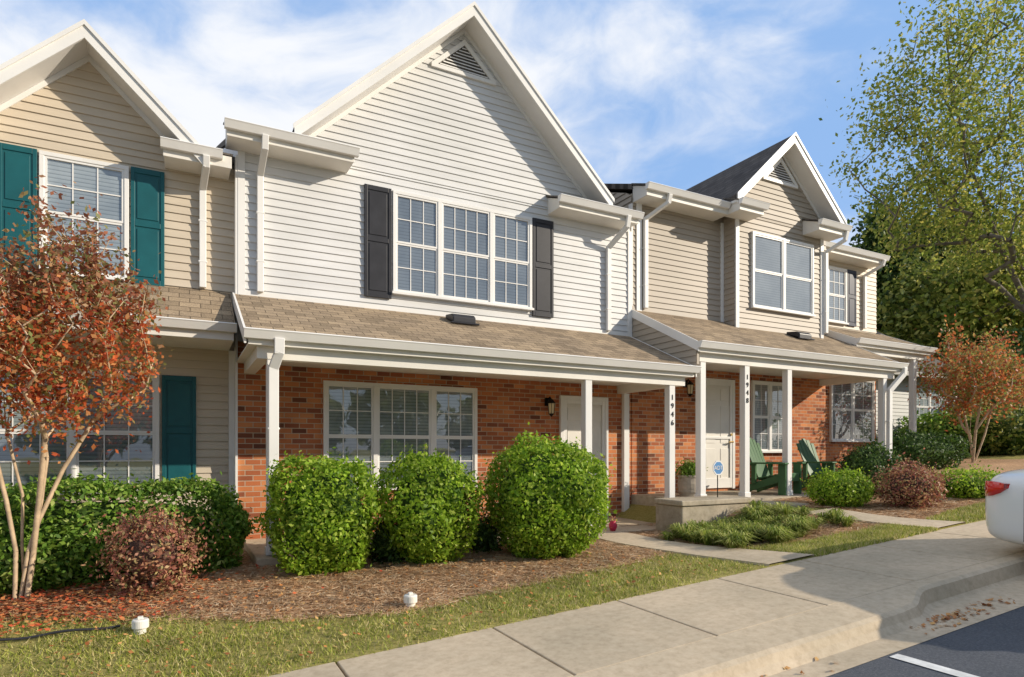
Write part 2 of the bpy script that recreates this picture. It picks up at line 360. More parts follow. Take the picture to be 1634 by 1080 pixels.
blades('lawn_grass','bright grass beside the white car at the far right',s,.05,.015,M['blade'],1.1)
def litter(name,label,xy,L,w,mat,h=.05,cat='mulch'):
    n=len(xy); z=g(xy[:,0],xy[:,1])+.008+rng.uniform(0,h,n)
    a=rng.uniform(0,2*np.pi,n); t=rng.normal(0,.10,n); l=L*rng.uniform(.5,1.2,n)
    d=np.stack([np.cos(a)*np.cos(t),np.sin(a)*np.cos(t),np.sin(t)],1)*l[:,None]/2
    p=np.stack([-np.sin(a),np.cos(a),rng.normal(0,.2,n)],1)*w/2; c=np.stack([xy[:,0],xy[:,1],z],1)
    V=np.stack([c-d-p,c+d-p,c+d+p,c-d+p],1); o=mkq(name,V,mat); tag(o,label,cat,kind='stuff'); return o
b1=[(max(p[0],-2.8),p[1]) for p in bed1]
s=scatter(b1,56000); s[:,1]+=rng.normal(0,.08,len(s)); left=s[:,0]<-.4+rng.normal(0,.5,len(s))
litter('pine_straw','brown pine straw covering the bed under the three round bushes',s[~left],.11,.006,M['straw'],.02)
litter('wood_mulch','reddish shredded mulch under the red leaved tree on the left',s[left],.06,.017,M['redmulch'],.02)
litter('pine_straw','brown straw mulch beside the spiky ground cover by the stoop',scatter(bed2,9000),.11,.008,M['straw'],.02)
litter('pine_straw','brown straw mulch around the burgundy shrub at the far right',scatter([(9.3,5.1),(10.5,5.3),(12,5.4),(14,6.2),(14,8),(8.4,8.0),(9.0,6.3)],14000),.12,.009,M['straw'],.02)
c=np.concatenate([scatter([(5.95,5.5),(6.6,5.35),(7.3,5.45),(7.8,6.1),(7.7,6.7),(6.4,6.7),(5.9,6.6)],80),scatter([(7.3,5.4),(8.1,5.4),(8.1,6.6),(7.5,6.7)],10)])
q=np.repeat(c,120,0); ang=rng.uniform(0,2*np.pi,len(q)); rr=np.abs(rng.normal(0,.06,len(q))); st=q+np.stack([np.cos(ang),np.sin(ang)],1)*rr[:,None]*.4
sz=np.repeat(rng.uniform(.65,1.25,len(c)),120)
n=len(q); z0=g(st[:,0],st[:,1]); H=rng.uniform(.09,.20,n)*sz; R=rng.uniform(.04,.19,n)*sz; dd=np.stack([np.cos(ang),np.sin(ang)],1); sd=np.stack([-dd[:,1],dd[:,0]],1)*.006
V=np.zeros((n,4,3)); V[:,0,:2]=st-sd;V[:,1,:2]=st+sd;V[:,0,2]=z0;V[:,1,2]=z0
V[:,2,:2]=st+dd*R[:,None]*.7+sd;V[:,2,2]=z0+H; V[:,3,:2]=st+dd*R[:,None]*.7-sd;V[:,3,2]=z0+H
V2=V.copy(); V2[:,0]=V[:,3];V2[:,1]=V[:,2]; V2[:,2,:2]=st+dd*R[:,None]*1.6; V2[:,3,:2]=st+dd*R[:,None]*1.6+sd*.5; V2[:,2:,2]=(z0+H*.7)[:,None]
o=mkq('ground_cover',np.concatenate([V,V2]),M['liri']); tag(o,'spiky yellow green ground cover in front of the concrete stoop','ground cover',kind='stuff')
def leaves_on(name,label,P,mat,size,zf):
    n=len(P); z=zf(P[:,0],P[:,1])+.012; a=rng.uniform(0,2*np.pi,n); s=size*rng.uniform(.6,1.3,n)
    u=np.stack([np.cos(a),np.sin(a),rng.normal(0,.3,n)],1)*s[:,None]; v=np.stack([-np.sin(a),np.cos(a),rng.normal(0,.3,n)],1)*s[:,None]*.6
    c=np.stack([P[:,0],P[:,1],z],1); V=np.stack([c-u,c-v,c+u,c+v],1); V[:,:,2]=np.maximum(V[:,:,2],z[:,None]-.008)
    o=mkq(name,V,mat); tag(o,label,'fallen leaves',kind='stuff')
cl=rng.uniform(2.8,9,14); P1=np.stack([cl[rng.integers(0,14,260)]+rng.normal(0,.22,260),rng.normal(2.88,.07,260)],1)
P1=P1[(P1[:,1]<2.96)]
leaves_on('fallen_leaves','dry brown leaves lying in the gutter along the curb',P1,M['fallen'],.024,lambda x,y:base(x)-.15)
P2=np.stack([rng.uniform(-2,5,1100),rng.uniform(4.65,6.8,1100)],1)
leaves_on('fallen_leaves','scattered small fallen leaves on the grass strip and mulch',P2,M['fallen'],.020,lambda x,y:g(x,y)+.035)
P3=np.stack([rng.normal(-1.0,.8,1500),rng.uniform(6.2,7.6,1500)],1)
leaves_on('fallen_leaves','red and orange leaves fallen under the red leaved tree',P3,M['redfall'],.024,lambda x,y:g(x,y)+.03)
for X in (4.43,7.1,9.85,12.6):
    v=[(X,-2.4),(X+.1,-2.4),(X+.1,2.66),(X,2.66)]
    o=mk('parking_line',[(a,b,float(base(a))-.144-.0005*(2.7-b)) for a,b in v],[(0,1,2,3)],M['paint']); o['kind']='structure'
# ---------------------------------------------------------------- building helpers
CR=.108
def sid_front(mb,Y,z0,z1,xl,xr,cr=CR):
    z=z0
    while z<z1-1e-3:
        t=min(z+cr,z1); a,b,c,d=xl(z),xr(z),xr(t),xl(t)
        if c-d<.01: c=d=(c+d)/2
        if b-a>.02:
            mb.add([(a,Y-.020,z),(b,Y-.020,z),(c,Y-.003,t),(d,Y-.003,t),(a,Y,z),(b,Y,z)],[(0,1,2,3),(4,5,1,0)])
        z=t
def sid_side(mb,X,z0,z1,ya,yb,cr=CR):
    z=z0
    while z<z1-1e-3:
        t=min(z+cr,z1); a,b,c,d=ya(z),yb(z),yb(t),ya(t)
        if b-a>.02: mb.add([(X-.018,b,z),(X-.018,a,z),(X-.003,d,t),(X-.003,c,t),(X,b,z),(X,a,z)],[(0,1,2,3),(4,5,1,0)])
        z=t
def gutter(parent,x0,x1,Yb,zt,name='gutter'):
    mb=MB(); h=.105
    mb.yz([(Yb,zt),(Yb-.105,zt),(Yb-.115,zt-.012),(Yb-.105,zt-.025),(Yb-.095,zt-.045),(Yb-.065,zt-h),(Yb,zt-h)],x0,x1)
    return mb.build(name,M['trim'],parent)
def downspout(parent,pts,w=.085,d=.065):
    mb=MB()
    for a,b in zip(pts[:-1],pts[1:]):
        A=Vector(a);B=Vector(b);dr=(B-A).normalized()
        mb.beam(A-dr*.02,B+dr*.02,w,d,(0,-1,.01) if abs(dr.z)>.5 else (0,0,1))
    for z in (.33,.75):
        p=Vector(pts[-2]).lerp(Vector(pts[-1]),z); mb.box(p.x-w/2-.012,p.x+w/2+.012,p.y-.035,p.y+.045,p.z-.012,p.z+.012)
    return mb.build('downspout',M['trim'],parent,bevel=.008)
def window(parent,x0,x1,z0,z1,Y,fr=(1,),cols=(3,),rows=2,blind='blind',label=None):
    mb=MB(); b=.05
    mb.box(x0-b,x1+b,Y-.065,Y,z1,z1+b).box(x0-b,x1+b,Y-.075,Y,z0-b,z0).box(x0-b,x0,Y-.065,Y,z0,z1).box(x1,x1+b,Y-.065,Y,z0,z1)
    tot=sum(fr); xx=[x0]
    for f in fr: xx.append(xx[-1]+(x1-x0)*f/tot)
    for m_ in xx[1:-1]: mb.box(m_-.035,m_+.035,Y-.066,Y,z0,z1)
    w=mb.build('window',M['trim'],parent,bevel=.004)
    if label: w['label']=label
    zm=(z0+z1)/2
    for i,f in enumerate(fr):
        sash=MB(); gr=MB()
        a=xx[i]+(.035 if i else 0); c=xx[i+1]-(.035 if i<len(fr)-1 else 0); s=.028
        for (p,q,yy) in ((z0,zm,Y-.046),(zm,z1,Y-.054)):
            sash.box(a,c,yy,Y-.02,p,p+s).box(a,c,yy,Y-.02,q-s,q).box(a,a+s,yy,Y-.02,p+s,q-s).box(c-s,c,yy,Y-.02,p+s,q-s)
            for k in range(1,cols[i]):
                X=a+s+(c-a-2*s)*k/cols[i]; gr.box(X-.007,X+.007,Y-.041,Y-.037,p+s-.005,q-s+.005)
            for k in range(1,rows):
                Z=p+s+(q-p-2*s)*k/rows; gr.box(a+s-.005,c-s+.005,Y-.043,Y-.036,Z-.007,Z+.007)
        sash.build('sash',M['trim'],w)
        if gr.v: gr.build('grille',M['trim'],w)
        MB().add([(a+.002,Y-.034,z0+.002),(c-.002,Y-.034,z0+.002),(c-.002,Y-.034,z1-.002),(a+.002,Y-.034,z1-.002)],[(0,1,2,3)]).build('pane',M['glass'],w)
        zb=z0+.003 if blind!='half' else zm
        MB().box(a+.003,c-.003,Y-.030,Y-.026,zb,z1-.003).build('blind',M['blind' if blind=='half' else blind],w)
        if blind=='half': MB().box(a+.003,c-.003,Y-.030,Y-.026,z0+.003,zm-.001).build('screen',M['blind_m'],w)
    MB().box(x0-b-.02,x1+b+.02,Y-.095,Y-.0755,z0-b,z0-b+.035).build('sill',M['trim'],w)
    return w
def shutter(parent,x0,x1,z0,z1,Y,mat):
    mb=MB(); y1=Y-.022; y0=Y-.054
    mb.box(x0,x1,y0+.012,y1,z0,z1); s=.045; zm=z0+(z1-z0)*.52
    mb.box(x0,x0+s,y0,y0+.0125,z0,z1).box(x1-s,x1,y0,y0+.0125,z0,z1)
    for a,b in ((z0,z0+.07),(zm-.035,zm+.035),(z1-.07,z1)): mb.box(x0+s,x1-s,y0,y0+.0125,a,b)
    for a,b in ((z0+.07,zm-.035),(zm+.035,z1-.07)):
        mb.box(x0+s+.025,x1-s-.025,y0+.002,y0+.0125,a+.03,b-.03)
    return mb.build('shutter',M[mat],parent,bevel=.004)
def door(parent,x0,x1,z0,z1,Y):
    mb=MB(); w=.07
    mb.box(x0,x0+w,Y-.06,Y-.001,z0,z1).box(x1-w,x1,Y-.06,Y-.001,z0,z1).box(x0+w,x1-w,Y-.06,Y-.001,z1-w,z1)
    fr=mb.build('door_frame',M['trim'],parent,bevel=.004)
    a,b=x0+w,x1-w; H=z1-w-z0
    st=MB(); sw=.065; st.box(a,a+sw,Y-.052,Y-.035,z0+.02,z1-w).box(b-sw,b,Y-.052,Y-.035,z0+.02,z1-w).box(a+sw,b-sw,Y-.052,Y-.035,z1-w-sw,z1-w).box(a+sw,b-sw,Y-.052,Y-.035,z0+.02,z0+.22).box(a+sw,b-sw,Y-.052,Y-.035,z0+H*.47,z0+H*.47+.05)
    S=st.build('storm_door',M['trim'],parent,bevel=.004)
    d=MB().box(a,b,Y-.022,Y-.001,z0+.02,z1-w); cw=(b-a)/2
    for i in range(2):
        for p,q in ((.1,.38),(.43,.78),(.83,.94)):
            d.box(a+i*cw+.09,a+(i+1)*cw-.06,Y-.030,Y-.022,z0+H*p,z0+H*q)
    D=d.build('door',M['cream'],parent,bevel=.004)
    hx=b-.035
    MB().tube([(hx,Y-.05,z0+.95),(hx,Y-.10,z0+.95),(hx-.10,Y-.10,z0+.95)],[.015,.02,.013],8).build('handle',M['brass'],S)
    MB().tube([(hx,Y-.05,z0+1.1),(hx,Y-.075,z0+1.1)],.025,8).build('deadlock',M['brass'],S)
def lamp(parent,x,z,Y):
    mb=MB(); mb.box(x-.05,x+.05,Y-.03,Y-.001,z-.05,z+.09); mb.tube([(x,Y-.03,z+.05),(x,Y-.09,z+.10),(x,Y-.14,z+.05)],.012,6)
    mb.lathe([(.02,.06),(.075,.0),(.08,-.01),(.06,-.012)],(x,Y-.14,z),6)
    for k in range(6):
        a=k*math.pi/3; mb.tube([(x+.068*math.cos(a),Y-.14+.068*math.sin(a),z-.005),(x+.05*math.cos(a),Y-.14+.05*math.sin(a),z-.20)],.005,4)
    mb.lathe([(.05,-.20),(.055,-.19),(.03,-.215),(.01,-.24)],(x,Y-.14,z),6)
    L=mb.build('wall_lamp',M['metal'],parent)
    MB().lathe([(.045,-.185),(.062,-.015)],(x,Y-.14,z),6).build('lamp_glass',M['lampglass'],L)
def gable(parent,xc,zc,half,sl,Yf,Yw,Yb,shin='shin_d'):
    t=.10
    R=MB()
    for s in (-1,1):
        e=xc+s*half; ze=zc-sl*half
        R.xz([(xc,zc),(e,ze),(e,ze-t),(xc,zc-t)][::s],Yf,Yb)
        F=MB()
        F.xz([(xc,zc+.012),(e,ze+.012),(e,ze-.18),(xc,zc-.18)][::s],Yf-.03,Yf-.001)
        F.xz([(xc,zc+.03),(e+s*.02,ze+.01),(e+s*.02,ze-.05),(xc,zc-.03)][::s],Yf-.05,Yf-.0295)
        F.build('rake_board',M['trim'],parent)
        S=MB(); S.xz([(xc,zc-t-.002),(e,ze-t-.002),(e,ze-t-.05),(xc,zc-t-.05)][::s],Yf,Yw+.02); S.build('soffit',M['white'],parent)
        h2_=half-.12
        S=MB(); S.xz([(xc,zc-t-.052),(xc+s*h2_,zc-sl*h2_-t-.052),(xc+s*h2_,zc-sl*h2_-t-.13),(xc,zc-t-.13)][::s],Yw-.03,Yw-.001); S.build('frieze_board',M['trim'],parent)
    R.build('gable_roof',M[shin],parent)
def gvent(parent,xc,zt,w,sl,Y):
    h=w/2*sl; f=MB()
    for s in (-1,1): f.xz([(xc,zt),(xc+s*w/2,zt-h),(xc+s*(w/2-.1),zt-h),(xc,zt-.1*sl)][::s],Y-.05,Y-.001)
    f.box(xc-w/2,xc+w/2,Y-.05,Y-.001,zt-h-.06,zt-h)
    F=f.build('gable_vent',M['trim'],parent); l=MB(); z=zt-h+.01
    while z<zt-.16:
        hw=(zt-.1*sl-z-.03)/sl
        if hw>.03: l.add([(xc-hw,Y-.045,z),(xc+hw,Y-.045,z),(xc+hw,Y-.020,z+.045),(xc-hw,Y-.020,z+.045)],[(0,1,2,3)])
        z+=.05
    l.build('louvre',M['trim'],F); MB().xz([(xc,zt-.05),(xc-w/2+.08,zt-h),(xc+w/2-.08,zt-h)],Y-.0285,Y-.0275).build('vent_backing',M['shin_g'],F)
def eave_return(parent,x0,x1,Yw,over,zt,zs,gx0=None,gx1=None):
    s=.38; r=MB().yz([(Yw-over,zt-.03),(Yw,zt-.03+s*over),(Yw,zs),(Yw-over,zs)],x0,x1); r.box(x0-.012,x1+.012,Yw-over-.02,Yw-over+.001,zs,zt-.035)
    r.build('eave',M['cream'],parent,bevel=.004)
    MB().yz([(Yw-over-.03,zt-.026),(Yw-.001,zt-.026+s*(over+.03)),(Yw-.001,zt+s*(over+.03)),(Yw-over-.03,zt)],x0-.03,x1+.03).build('eave_roof',M['shin_g'],parent)
    gutter(parent,gx0 if gx0 is not None else x0-.04,gx1 if gx1 is not None else x1+.06,Yw-over-.021,zt)
def mainroof(parent,x0,x1,Yw,zt,over,depth=13.,sl=.38,shin='shin_g'):
    ym=Yw+depth/2; z=lambda y: zt+sl*(y-(Yw-over)); zm=z(ym)
    MB().yz([(Yw,z(Yw)),(ym,zm),(Yw+depth+.3,zm-sl*(depth/2+.3)),(Yw+depth+.3,zm-sl*(depth/2+.3)-.1),(ym,zm-.1),(Yw,z(Yw)-.1)],x0,x1).build('main_roof',M[shin],parent)
    return z(Yw)-.12, zm-.12, ym
def body(parent,x0,x1,Yw,z0,ze,zm,ym,mat,depth=13.):
    MB().yz([(Yw+.15,z0),(Yw+.15,ze),(ym,zm),(Yw+depth,ze-.05),(Yw+depth,z0)],x0,x1).build('side_wall',M[mat],parent)
def porch(parent,x0,x1,Yw,p,zw,zt,zs_beam,posts,zf,postw=.12,shin='shin'):
    Yf=Yw-p; t=.045
    MB().yz([(Yf-.02,zt),(Yw-.022,zw),(Yw-.022,zw-t),(Yf-.02,zt-t)],x0,x1).build('porch_roof',M[shin],parent)
    MB().box(x0+.02,x1-.02,Yf,Yf+.02,zt-.15,zt-t-.001).build('fascia',M['cream'],parent)
    MB().box(x0+.02,x1-.02,Yf+.021,Yw-.001,zt-.15,zt-.135).build('porch_ceiling',M['cream'],parent)
    b=MB(); yb0=Yf+.10; b.box(x0+.12,x1-.12,yb0,yb0+.14,zs_beam,zt-.151)
    b.box(x0+.12,x0+.26,yb0+.139,Yw-.001,zs_beam,zt-.151); b.box(x1-.26,x1-.12,yb0+.139,Yw-.001,zs_beam,zt-.151)
    b.build('beam',M['cream'],parent)
    gutter(parent,x0-.03,x1+.03,Yf-.001,zt+.015)
    for X,sg in ((x0,-1),(x1,1)):
        a,c=(X-.025,X-.001) if sg<0 else (X+.001,X+.025)
        MB().yz([(Yf-.015,zt+.01),(Yw-.001,zw+.02),(Yw-.001,zw-.13),(Yf-.015,zt-.145)],a,c).build('rake_board',M['trim'],parent)
    for X in posts:
        P=MB().box(X-postw/2,X+postw/2,yb0+.01,yb0+.13,zf,zs_beam).build('post',M['trim'],parent,bevel=.008)
        MB().box(X-postw/2-.012,X+postw/2+.012,yb0-.003,yb0+.143,zf,zf+.09).build('post_base',M['trim'],P,bevel=.005)
    return yb0
def roofvent(parent,X,Y,z):
    mb=MB(); mb.yz([(Y-.16,z-.06),(Y-.16,z+.03),(Y-.10,z+.08),(Y+.16,z+.11),(Y+.16,z+.05)],X-.19,X+.19); mb.box(X-.24,X+.24,Y-.2,Y-.15,z-.085,z-.055)
    mb.build('roof_vent',M['black'],parent,bevel=.015)
def corner(parent,x,Y,z0,z1,w=.09): MB().box(x-w/2,x+w/2,Y-.035,Y-.0005,z0,z1).build('corner_trim',M['trim'],parent)
D=9.255; PD=1.70
# ================================================================ UNIT 1
h1=thing('townhouse','white sided townhouse with brick ground floor, tall centre gable and triple windows','house',(4.0,D,.2))
X0,X1=.70,7.42; zE=5.75
ze,zm,ym=mainroof(h1,X0,X1,D,zE,.4); body(h1,X0+.003,X1-.003,D,0,ze,zm,ym,'sid_w')
MB().box(X0,X1,D,D+.149,0,3.0).build('brick_wall',M['brick'],h1)
AX,AZ,HF,SL=4.035,8.43,2.66,.95
sd=MB(); sd.xz([(X0,3.0),(X1,3.0),(X1,5.72),(AX+2.72,5.72),(AX,AZ-.13),(AX-2.72,5.72),(X0,5.72)],D,D+.149)
sid_front(sd,D,3.5,5.7,lambda z:X0,lambda z:X1)
sid_front(sd,D,5.7,AZ-.2,lambda z:AX-(AZ-.16-z)/SL,lambda z:AX+(AZ-.16-z)/SL)
sd.build('siding_wall',M['sid_w'],h1)
gable(h1,AX,AZ,HF,SL,D-.38,D,D+6.4)
gvent(h1,AX,AZ-.34,1.12,.93,D)
eave_return(h1,.55,2.17,D,.39,zE,5.57); eave_return(h1,5.60,7.25,D,.39,zE,5.57)
corner(h1,X0+.045,D,3.6,5.57); corner(h1,X1-.045,D,3.6,5.57); MB().box(X0-.03,X0-.0005,D-.03,D+.3,.1,5.5).build('corner_trim',M['trim'],h1)
MB().box(X0+.09,X1-.09,D-.032,D-.017,3.60,3.69).build('base_trim',M['trim'],h1)
window(h1,2.90,5.22,3.93,5.40,D,fr=(66,84,66),cols=(3,4,3),rows=2,blind='blind_d',label='upstairs triple window with white grilles')
shutter(h1,2.42,2.83,3.80,5.46,D,'black'); shutter(h1,5.29,5.70,3.80,5.46,D,'black')
window(h1,1.88,4.21,.97,2.47,D+.02,fr=(66,84,66),cols=(3,4,3),rows=2,blind='half',label='ground floor triple window set in brick')
door(h1,5.84,6.86,.30,2.47,D); lamp(h1,5.60,2.33,D)
yb=porch(h1,.66,7.36,D,PD,3.63,2.85,2.56,[.95,5.36,6.98],.305)
MB().box(7.2,7.32,D-.08,D-.001,.3,2.56).build('pilaster',M['trim'],h1,bevel=.005)
MB().box(.76,7.35,7.50,D-.001,-.1,.30).build('porch_slab',M['concrete'],h1,bevel=.01)
roofvent(h1,XW(735,8.95),8.95,3.52)
downspout(h1,[(1.0,D-.46,5.64),(1.0,D-.42,5.5),(.98,D-.06,5.28),(.98,D-.06,3.7)])
downspout(h1,[(7.0,D-.46,5.64),(7.0,D-.42,5.48),(6.86,D-.06,5.18),(6.86,D-.06,3.7)])
downspout(h1,[(1.0,D-PD-.06,2.76),(1.0,D-PD-.05,2.62),(.95,D-PD+.04,2.45),(.95,D-PD+.05,.36)],.11,.075)
def text(s,loc,size,mat,parent,name,rot=(math.pi/2,0,0),ext=.003,align='CENTER'):
    cu=bpy.data.curves.new(name,'FONT'); cu.body=s; cu.size=size; cu.extrude=ext; cu.align_x=align; cu.align_y='CENTER'
    t=bpy.data.objects.new(name+'_tmp',cu); COL.objects.link(t); bpy.context.view_layer.update()
    me=bpy.data.meshes.new_from_object(t.evaluated_get(bpy.context.evaluated_depsgraph_get())); bpy.data.objects.remove(t)
    me.materials.clear(); me.materials.append(mat); o=bpy.data.objects.new(name,me); COL.objects.link(o); o.rotation_euler=rot
    off=WL[parent.name] if parent else Vector((0,0,0)); o.location=Vector(loc)-off; WL[o.name]=off
    if parent: o.parent=parent
    return o
for k,ch in enumerate('1946'): text(ch,(6.98,yb+.004,2.36-.135*k),.12,M['metal'],h1,'house_number')
# ================================================================ UNIT 0
Y0=9.45
h0=thing('townhouse','beige sided townhouse with teal shutters behind the red leaved tree on the left','house',(-2.6,Y0,.1))
a,b=-6.2,.69; z0E=5.42
ze,zm,ym=mainroof(h0,a,b,Y0,z0E,.4); body(h0,a,b-.003,Y0,-.4,ze,zm,ym,'sid_b')
gx,gz,ghf,gs=-1.0,6.62,1.30,.98
sd=MB(); sd.xz([(a,-.4),(b,-.4),(b,5.4),(gx+1.2,5.4),(gx,gz-.13),(gx-1.2,5.4),(a,5.4)],Y0,Y0+.149)
sid_front(sd,Y0,.02,5.4,lambda z:a,lambda z:b)
sid_front(sd,Y0,5.4,gz-.2,lambda z:gx-(gz-.16-z)/gs,lambda z:gx+(gz-.16-z)/gs)
sd.build('siding_wall',M['sid_b'],h0)
gable(h0,gx,gz,ghf,gs,Y0-.42,Y0,Y0+3.5)
eave_return(h0,XW(262,9.05),.60,Y0,.39,z0E,5.23,gx1=.50); eave_return(h0,-6,XW(-30,9.05),Y0,.39,z0E,5.23)
window(h0,-1.45,-.62,3.72,5.10,Y0,fr=(1,),cols=(3,),rows=2,blind='blind',label='upstairs window between teal shutters')
shutter(h0,-.55,-.17,3.66,5.16,Y0,'teal'); shutter(h0,-1.90,-1.52,3.66,5.16,Y0,'teal')
window(h0,-2.05,-.28,1.02,2.45,Y0,fr=(1,1),cols=(3,3),rows=2,blind='half',label='ground floor double window beside teal shutter')
shutter(h0,-.20,.20,.98,2.50,Y0,'teal'); shutter(h0,-2.55,-2.13,.98,2.50,Y0,'teal')
MB().yz([(8.5,3.07),(Y0-.022,3.68),(Y0-.022,3.63),(8.5,3.02)],a,.62).build('lower_roof',M['shin'],h0)
MB().box(a,.60,8.52,8.54,2.88,3.02).build('fascia',M['cream'],h0); MB().box(a,.60,8.541,Y0-.022,2.88,2.90).build('soffit',M['cream'],h0)
gutter(h0,a,.63,8.519,3.08)
corner(h0,b-.045,Y0-.02,.1,2.88)
downspout(h0,[(.31,Y0-.46,5.30),(.31,Y0-.42,5.2),(.28,Y0-.06,5.02),(.28,Y0-.06,3.72)])
MB().box(a,b,Y0-.03,Y0,-.4,.1).build('foundation',M['concrete_d'],h0)
# ================================================================ UNIT 2
h2=thing('townhouse','taupe sided townhouse with narrow front gable and brick porch in the middle distance','house',(9.9,D,.7))
a,b=7.44,13.0; zE=6.33
ze,zm,ym=mainroof(h2,a,b,D,zE,.4); body(h2,a,b-.003,D,.2,ze,zm,ym,'sid_t')
MB().box(a,b,D+.001,D+.149,.2,3.5).build('brick_wall',M['brick'],h2)
YB=8.95; bx0,bx1=9.78,12.46; gx,gz,ghf,gs=11.08,7.97,1.62,.94
sd=MB(); sd.box(a,b,D,D+.149,3.501,6.3); sid_front(sd,D,3.8,6.25,lambda z:a,lambda z:bx0); sid_front(sd,D,3.8,6.25,lambda z:bx1,lambda z:b)
sd.box(bx0,bx1,YB,D-.001,3.6,6.3); sd.xz([(bx0,6.3),(bx1,6.3),(gx+1.6,6.3),(gx,gz-.13),(gx-1.6,6.3)],YB,YB+.1)
sid_front(sd,YB,3.75,6.3,lambda z:bx0,lambda z:bx1); sid_front(sd,YB,6.3,gz-.2,lambda z:max(gx-(gz-.16-z)/gs,bx0-.3),lambda z:min(bx1+.3,gx+(gz-.16-z)/gs))
sid_side(sd,bx0,3.8,6.3,lambda z:YB,lambda z:D-.02)
sl2=(4.13-3.27)/PD
sid_side(sd,a-.001,2.85,4.1,lambda z:min(D-.03,max(D-PD+.04,D-(4.08-z)/sl2)),lambda z:D-.02)
sd.yz([(D-PD+.04,2.92),(D-PD+.04,3.14),(D-.01,3.98),(D-.01,2.92)],a,a+.05)
sid_side(sd,a,4.1,6.9,lambda z:D+max(0,(z-6.3)/.38),lambda z:D+3)
sd.build('siding_wall',M['sid_t'],h2)
gable(h2,gx,gz,ghf,gs,YB-.35,YB,D+4.6)
gvent(h2,gx,gz-.34,1.05,.94,YB)
eave_return(h2,7.46,9.5,D,.39,zE,6.13,gx1=9.45); eave_return(h2,9.48,10.12,YB,.39,zE,6.13); eave_return(h2,11.8,12.68,YB,.39,zE,6.13)
corner(h2,a+.15,D,4.1,6.13,.12); corner(h2,bx0+.045,YB,3.85,6.13); corner(h2,bx1-.045,YB,3.85,6.13); corner(h2,bx0-.05,D,3.95,6.13,.07); MB().box(a-.03,a-.0005,D-.03,D+.06,4.2,6.1).build('corner_trim',M['trim'],h2)
window(h2,10.27,12.05,4.45,5.90,YB,fr=(1,1),cols=(1,1),rows=1,blind='blind_m',label='upstairs double window with plain large panes in the narrow gable front')
window(h2,10.62,11.60,1.52,2.93,D,fr=(1,1),cols=(2,2),rows=2,blind='half',label='narrow double window behind the green chairs')
door(h2,9.12,10.06,.74,2.96,D); lamp(h2,8.75,2.80,D)
yb2=porch(h2,7.44,13.04,D,PD,4.13,3.27,2.98,[7.65,8.68,9.77,12.63],.70)
for k,ch in enumerate('1948'): text(ch,(8.68,yb2+.004,2.78-.135*k),.12,M['metal'],h2,'house_number')
MB().box(7.42,13.0,7.47,D-.001,.0,.70).build('porch_slab',M['concrete_d'],h2,bevel=.01)
roofvent(h2,XW(1275,8.7),8.7,3.88)
downspout(h2,[(7.95,D-.46,6.2),(7.95,D-.42,6.08),(7.72,D-.06,5.85),(7.72,D-.06,4.2)])
downspout(h2,[(12.66,YB-.44,6.2),(12.66,YB-.40,6.05),(12.5,YB-.06,5.85),(12.5,YB-.06,4.1)])
downspout(h2,[(13.0,D-PD-.06,3.18),(13.0,D-PD-.05,3.08),(12.64,D-PD+.03,2.72),(12.64,D-PD+.04,.85)],.1,.075)
# ================================================================ UNIT 3
Y3=9.8
h3=thing('townhouse','partly hidden beige and brick townhouse with dark shutter past the narrow gabled one','house',(14,Y3,1.1))
a,b=13.02,15.75; zE=6.32
ze,zm,ym=mainroof(h3,a,b,Y3,zE,.4); body(h3,a,b-.003,Y3,.2,ze,zm,ym,'sid_t')
MB().box(a,b,Y3,Y3+.149,.2,4.0).build('brick_wall',M['brick'],h3)
sd=MB(); sd.box(a,b,Y3,Y3+.149,4.001,6.3); sid_front(sd,Y3,4.2,6.28,lambda z:a,lambda z:b); sd.build('siding_wall',M['sid_b'],h3)
eave_return(h3,12.8,15.45,Y3,.39,zE,6.13)
window(h3,13.80,14.45,4.66,5.92,Y3,fr=(1,),cols=(3,),rows=2,blind='blind_m'); shutter(h3,14.53,14.88,4.6,5.98,Y3,'navy')
window(h3,13.95,15.55,1.78,3.27,Y3,fr=(1,1),cols=(2,2),rows=2,blind='blind_m')
porch(h3,13.06,15.95,Y3,1.25,4.50,3.95,3.68,[15.45],1.10)
MB().box(13.05,15.9,8.55,Y3-.001,.6,1.10).build('porch_slab',M['concrete_d'],h3)
downspout(h3,[(15.35,Y3-.46,6.2),(15.35,Y3-.42,6.1),(15.2,Y3-.06,5.9),(15.2,Y3-.06,4.6)])
# ================================================================ far house
YF=11.0
h4=thing('house','low white sided house with dark grey roof behind the orange leaved tree','house',(19,YF,1.5))
a,b=16.6,21.9
MB().box(a,b,YF,YF+7,1,3.9).build('wall',M['sid_g'],h4)
sd=MB(); sid_front(sd,YF-.001,1.9,3.85,lambda z:a,lambda z:b); sd.build('siding',M['sid_g'],h4)
MB().yz([(YF-.5,3.75),(YF+3.5,6.3),(YF+7.5,3.75),(YF+7.5,3.65),(YF+3.5,6.18),(YF-.5,3.65)],a-.3,b+.3).build('roof',M['shin_g'],h4)
gutter(h4,a-.3,b+.3,YF-.501,3.76)
window(h4,19.5,21.1,2.35,3.35,YF,fr=(1,1),cols=(3,3),rows=2,blind='blind')
MB().box(22.0,22.13,YF-.45,YF-.32,1.5,3.65).build('post',M['trim'],h4)
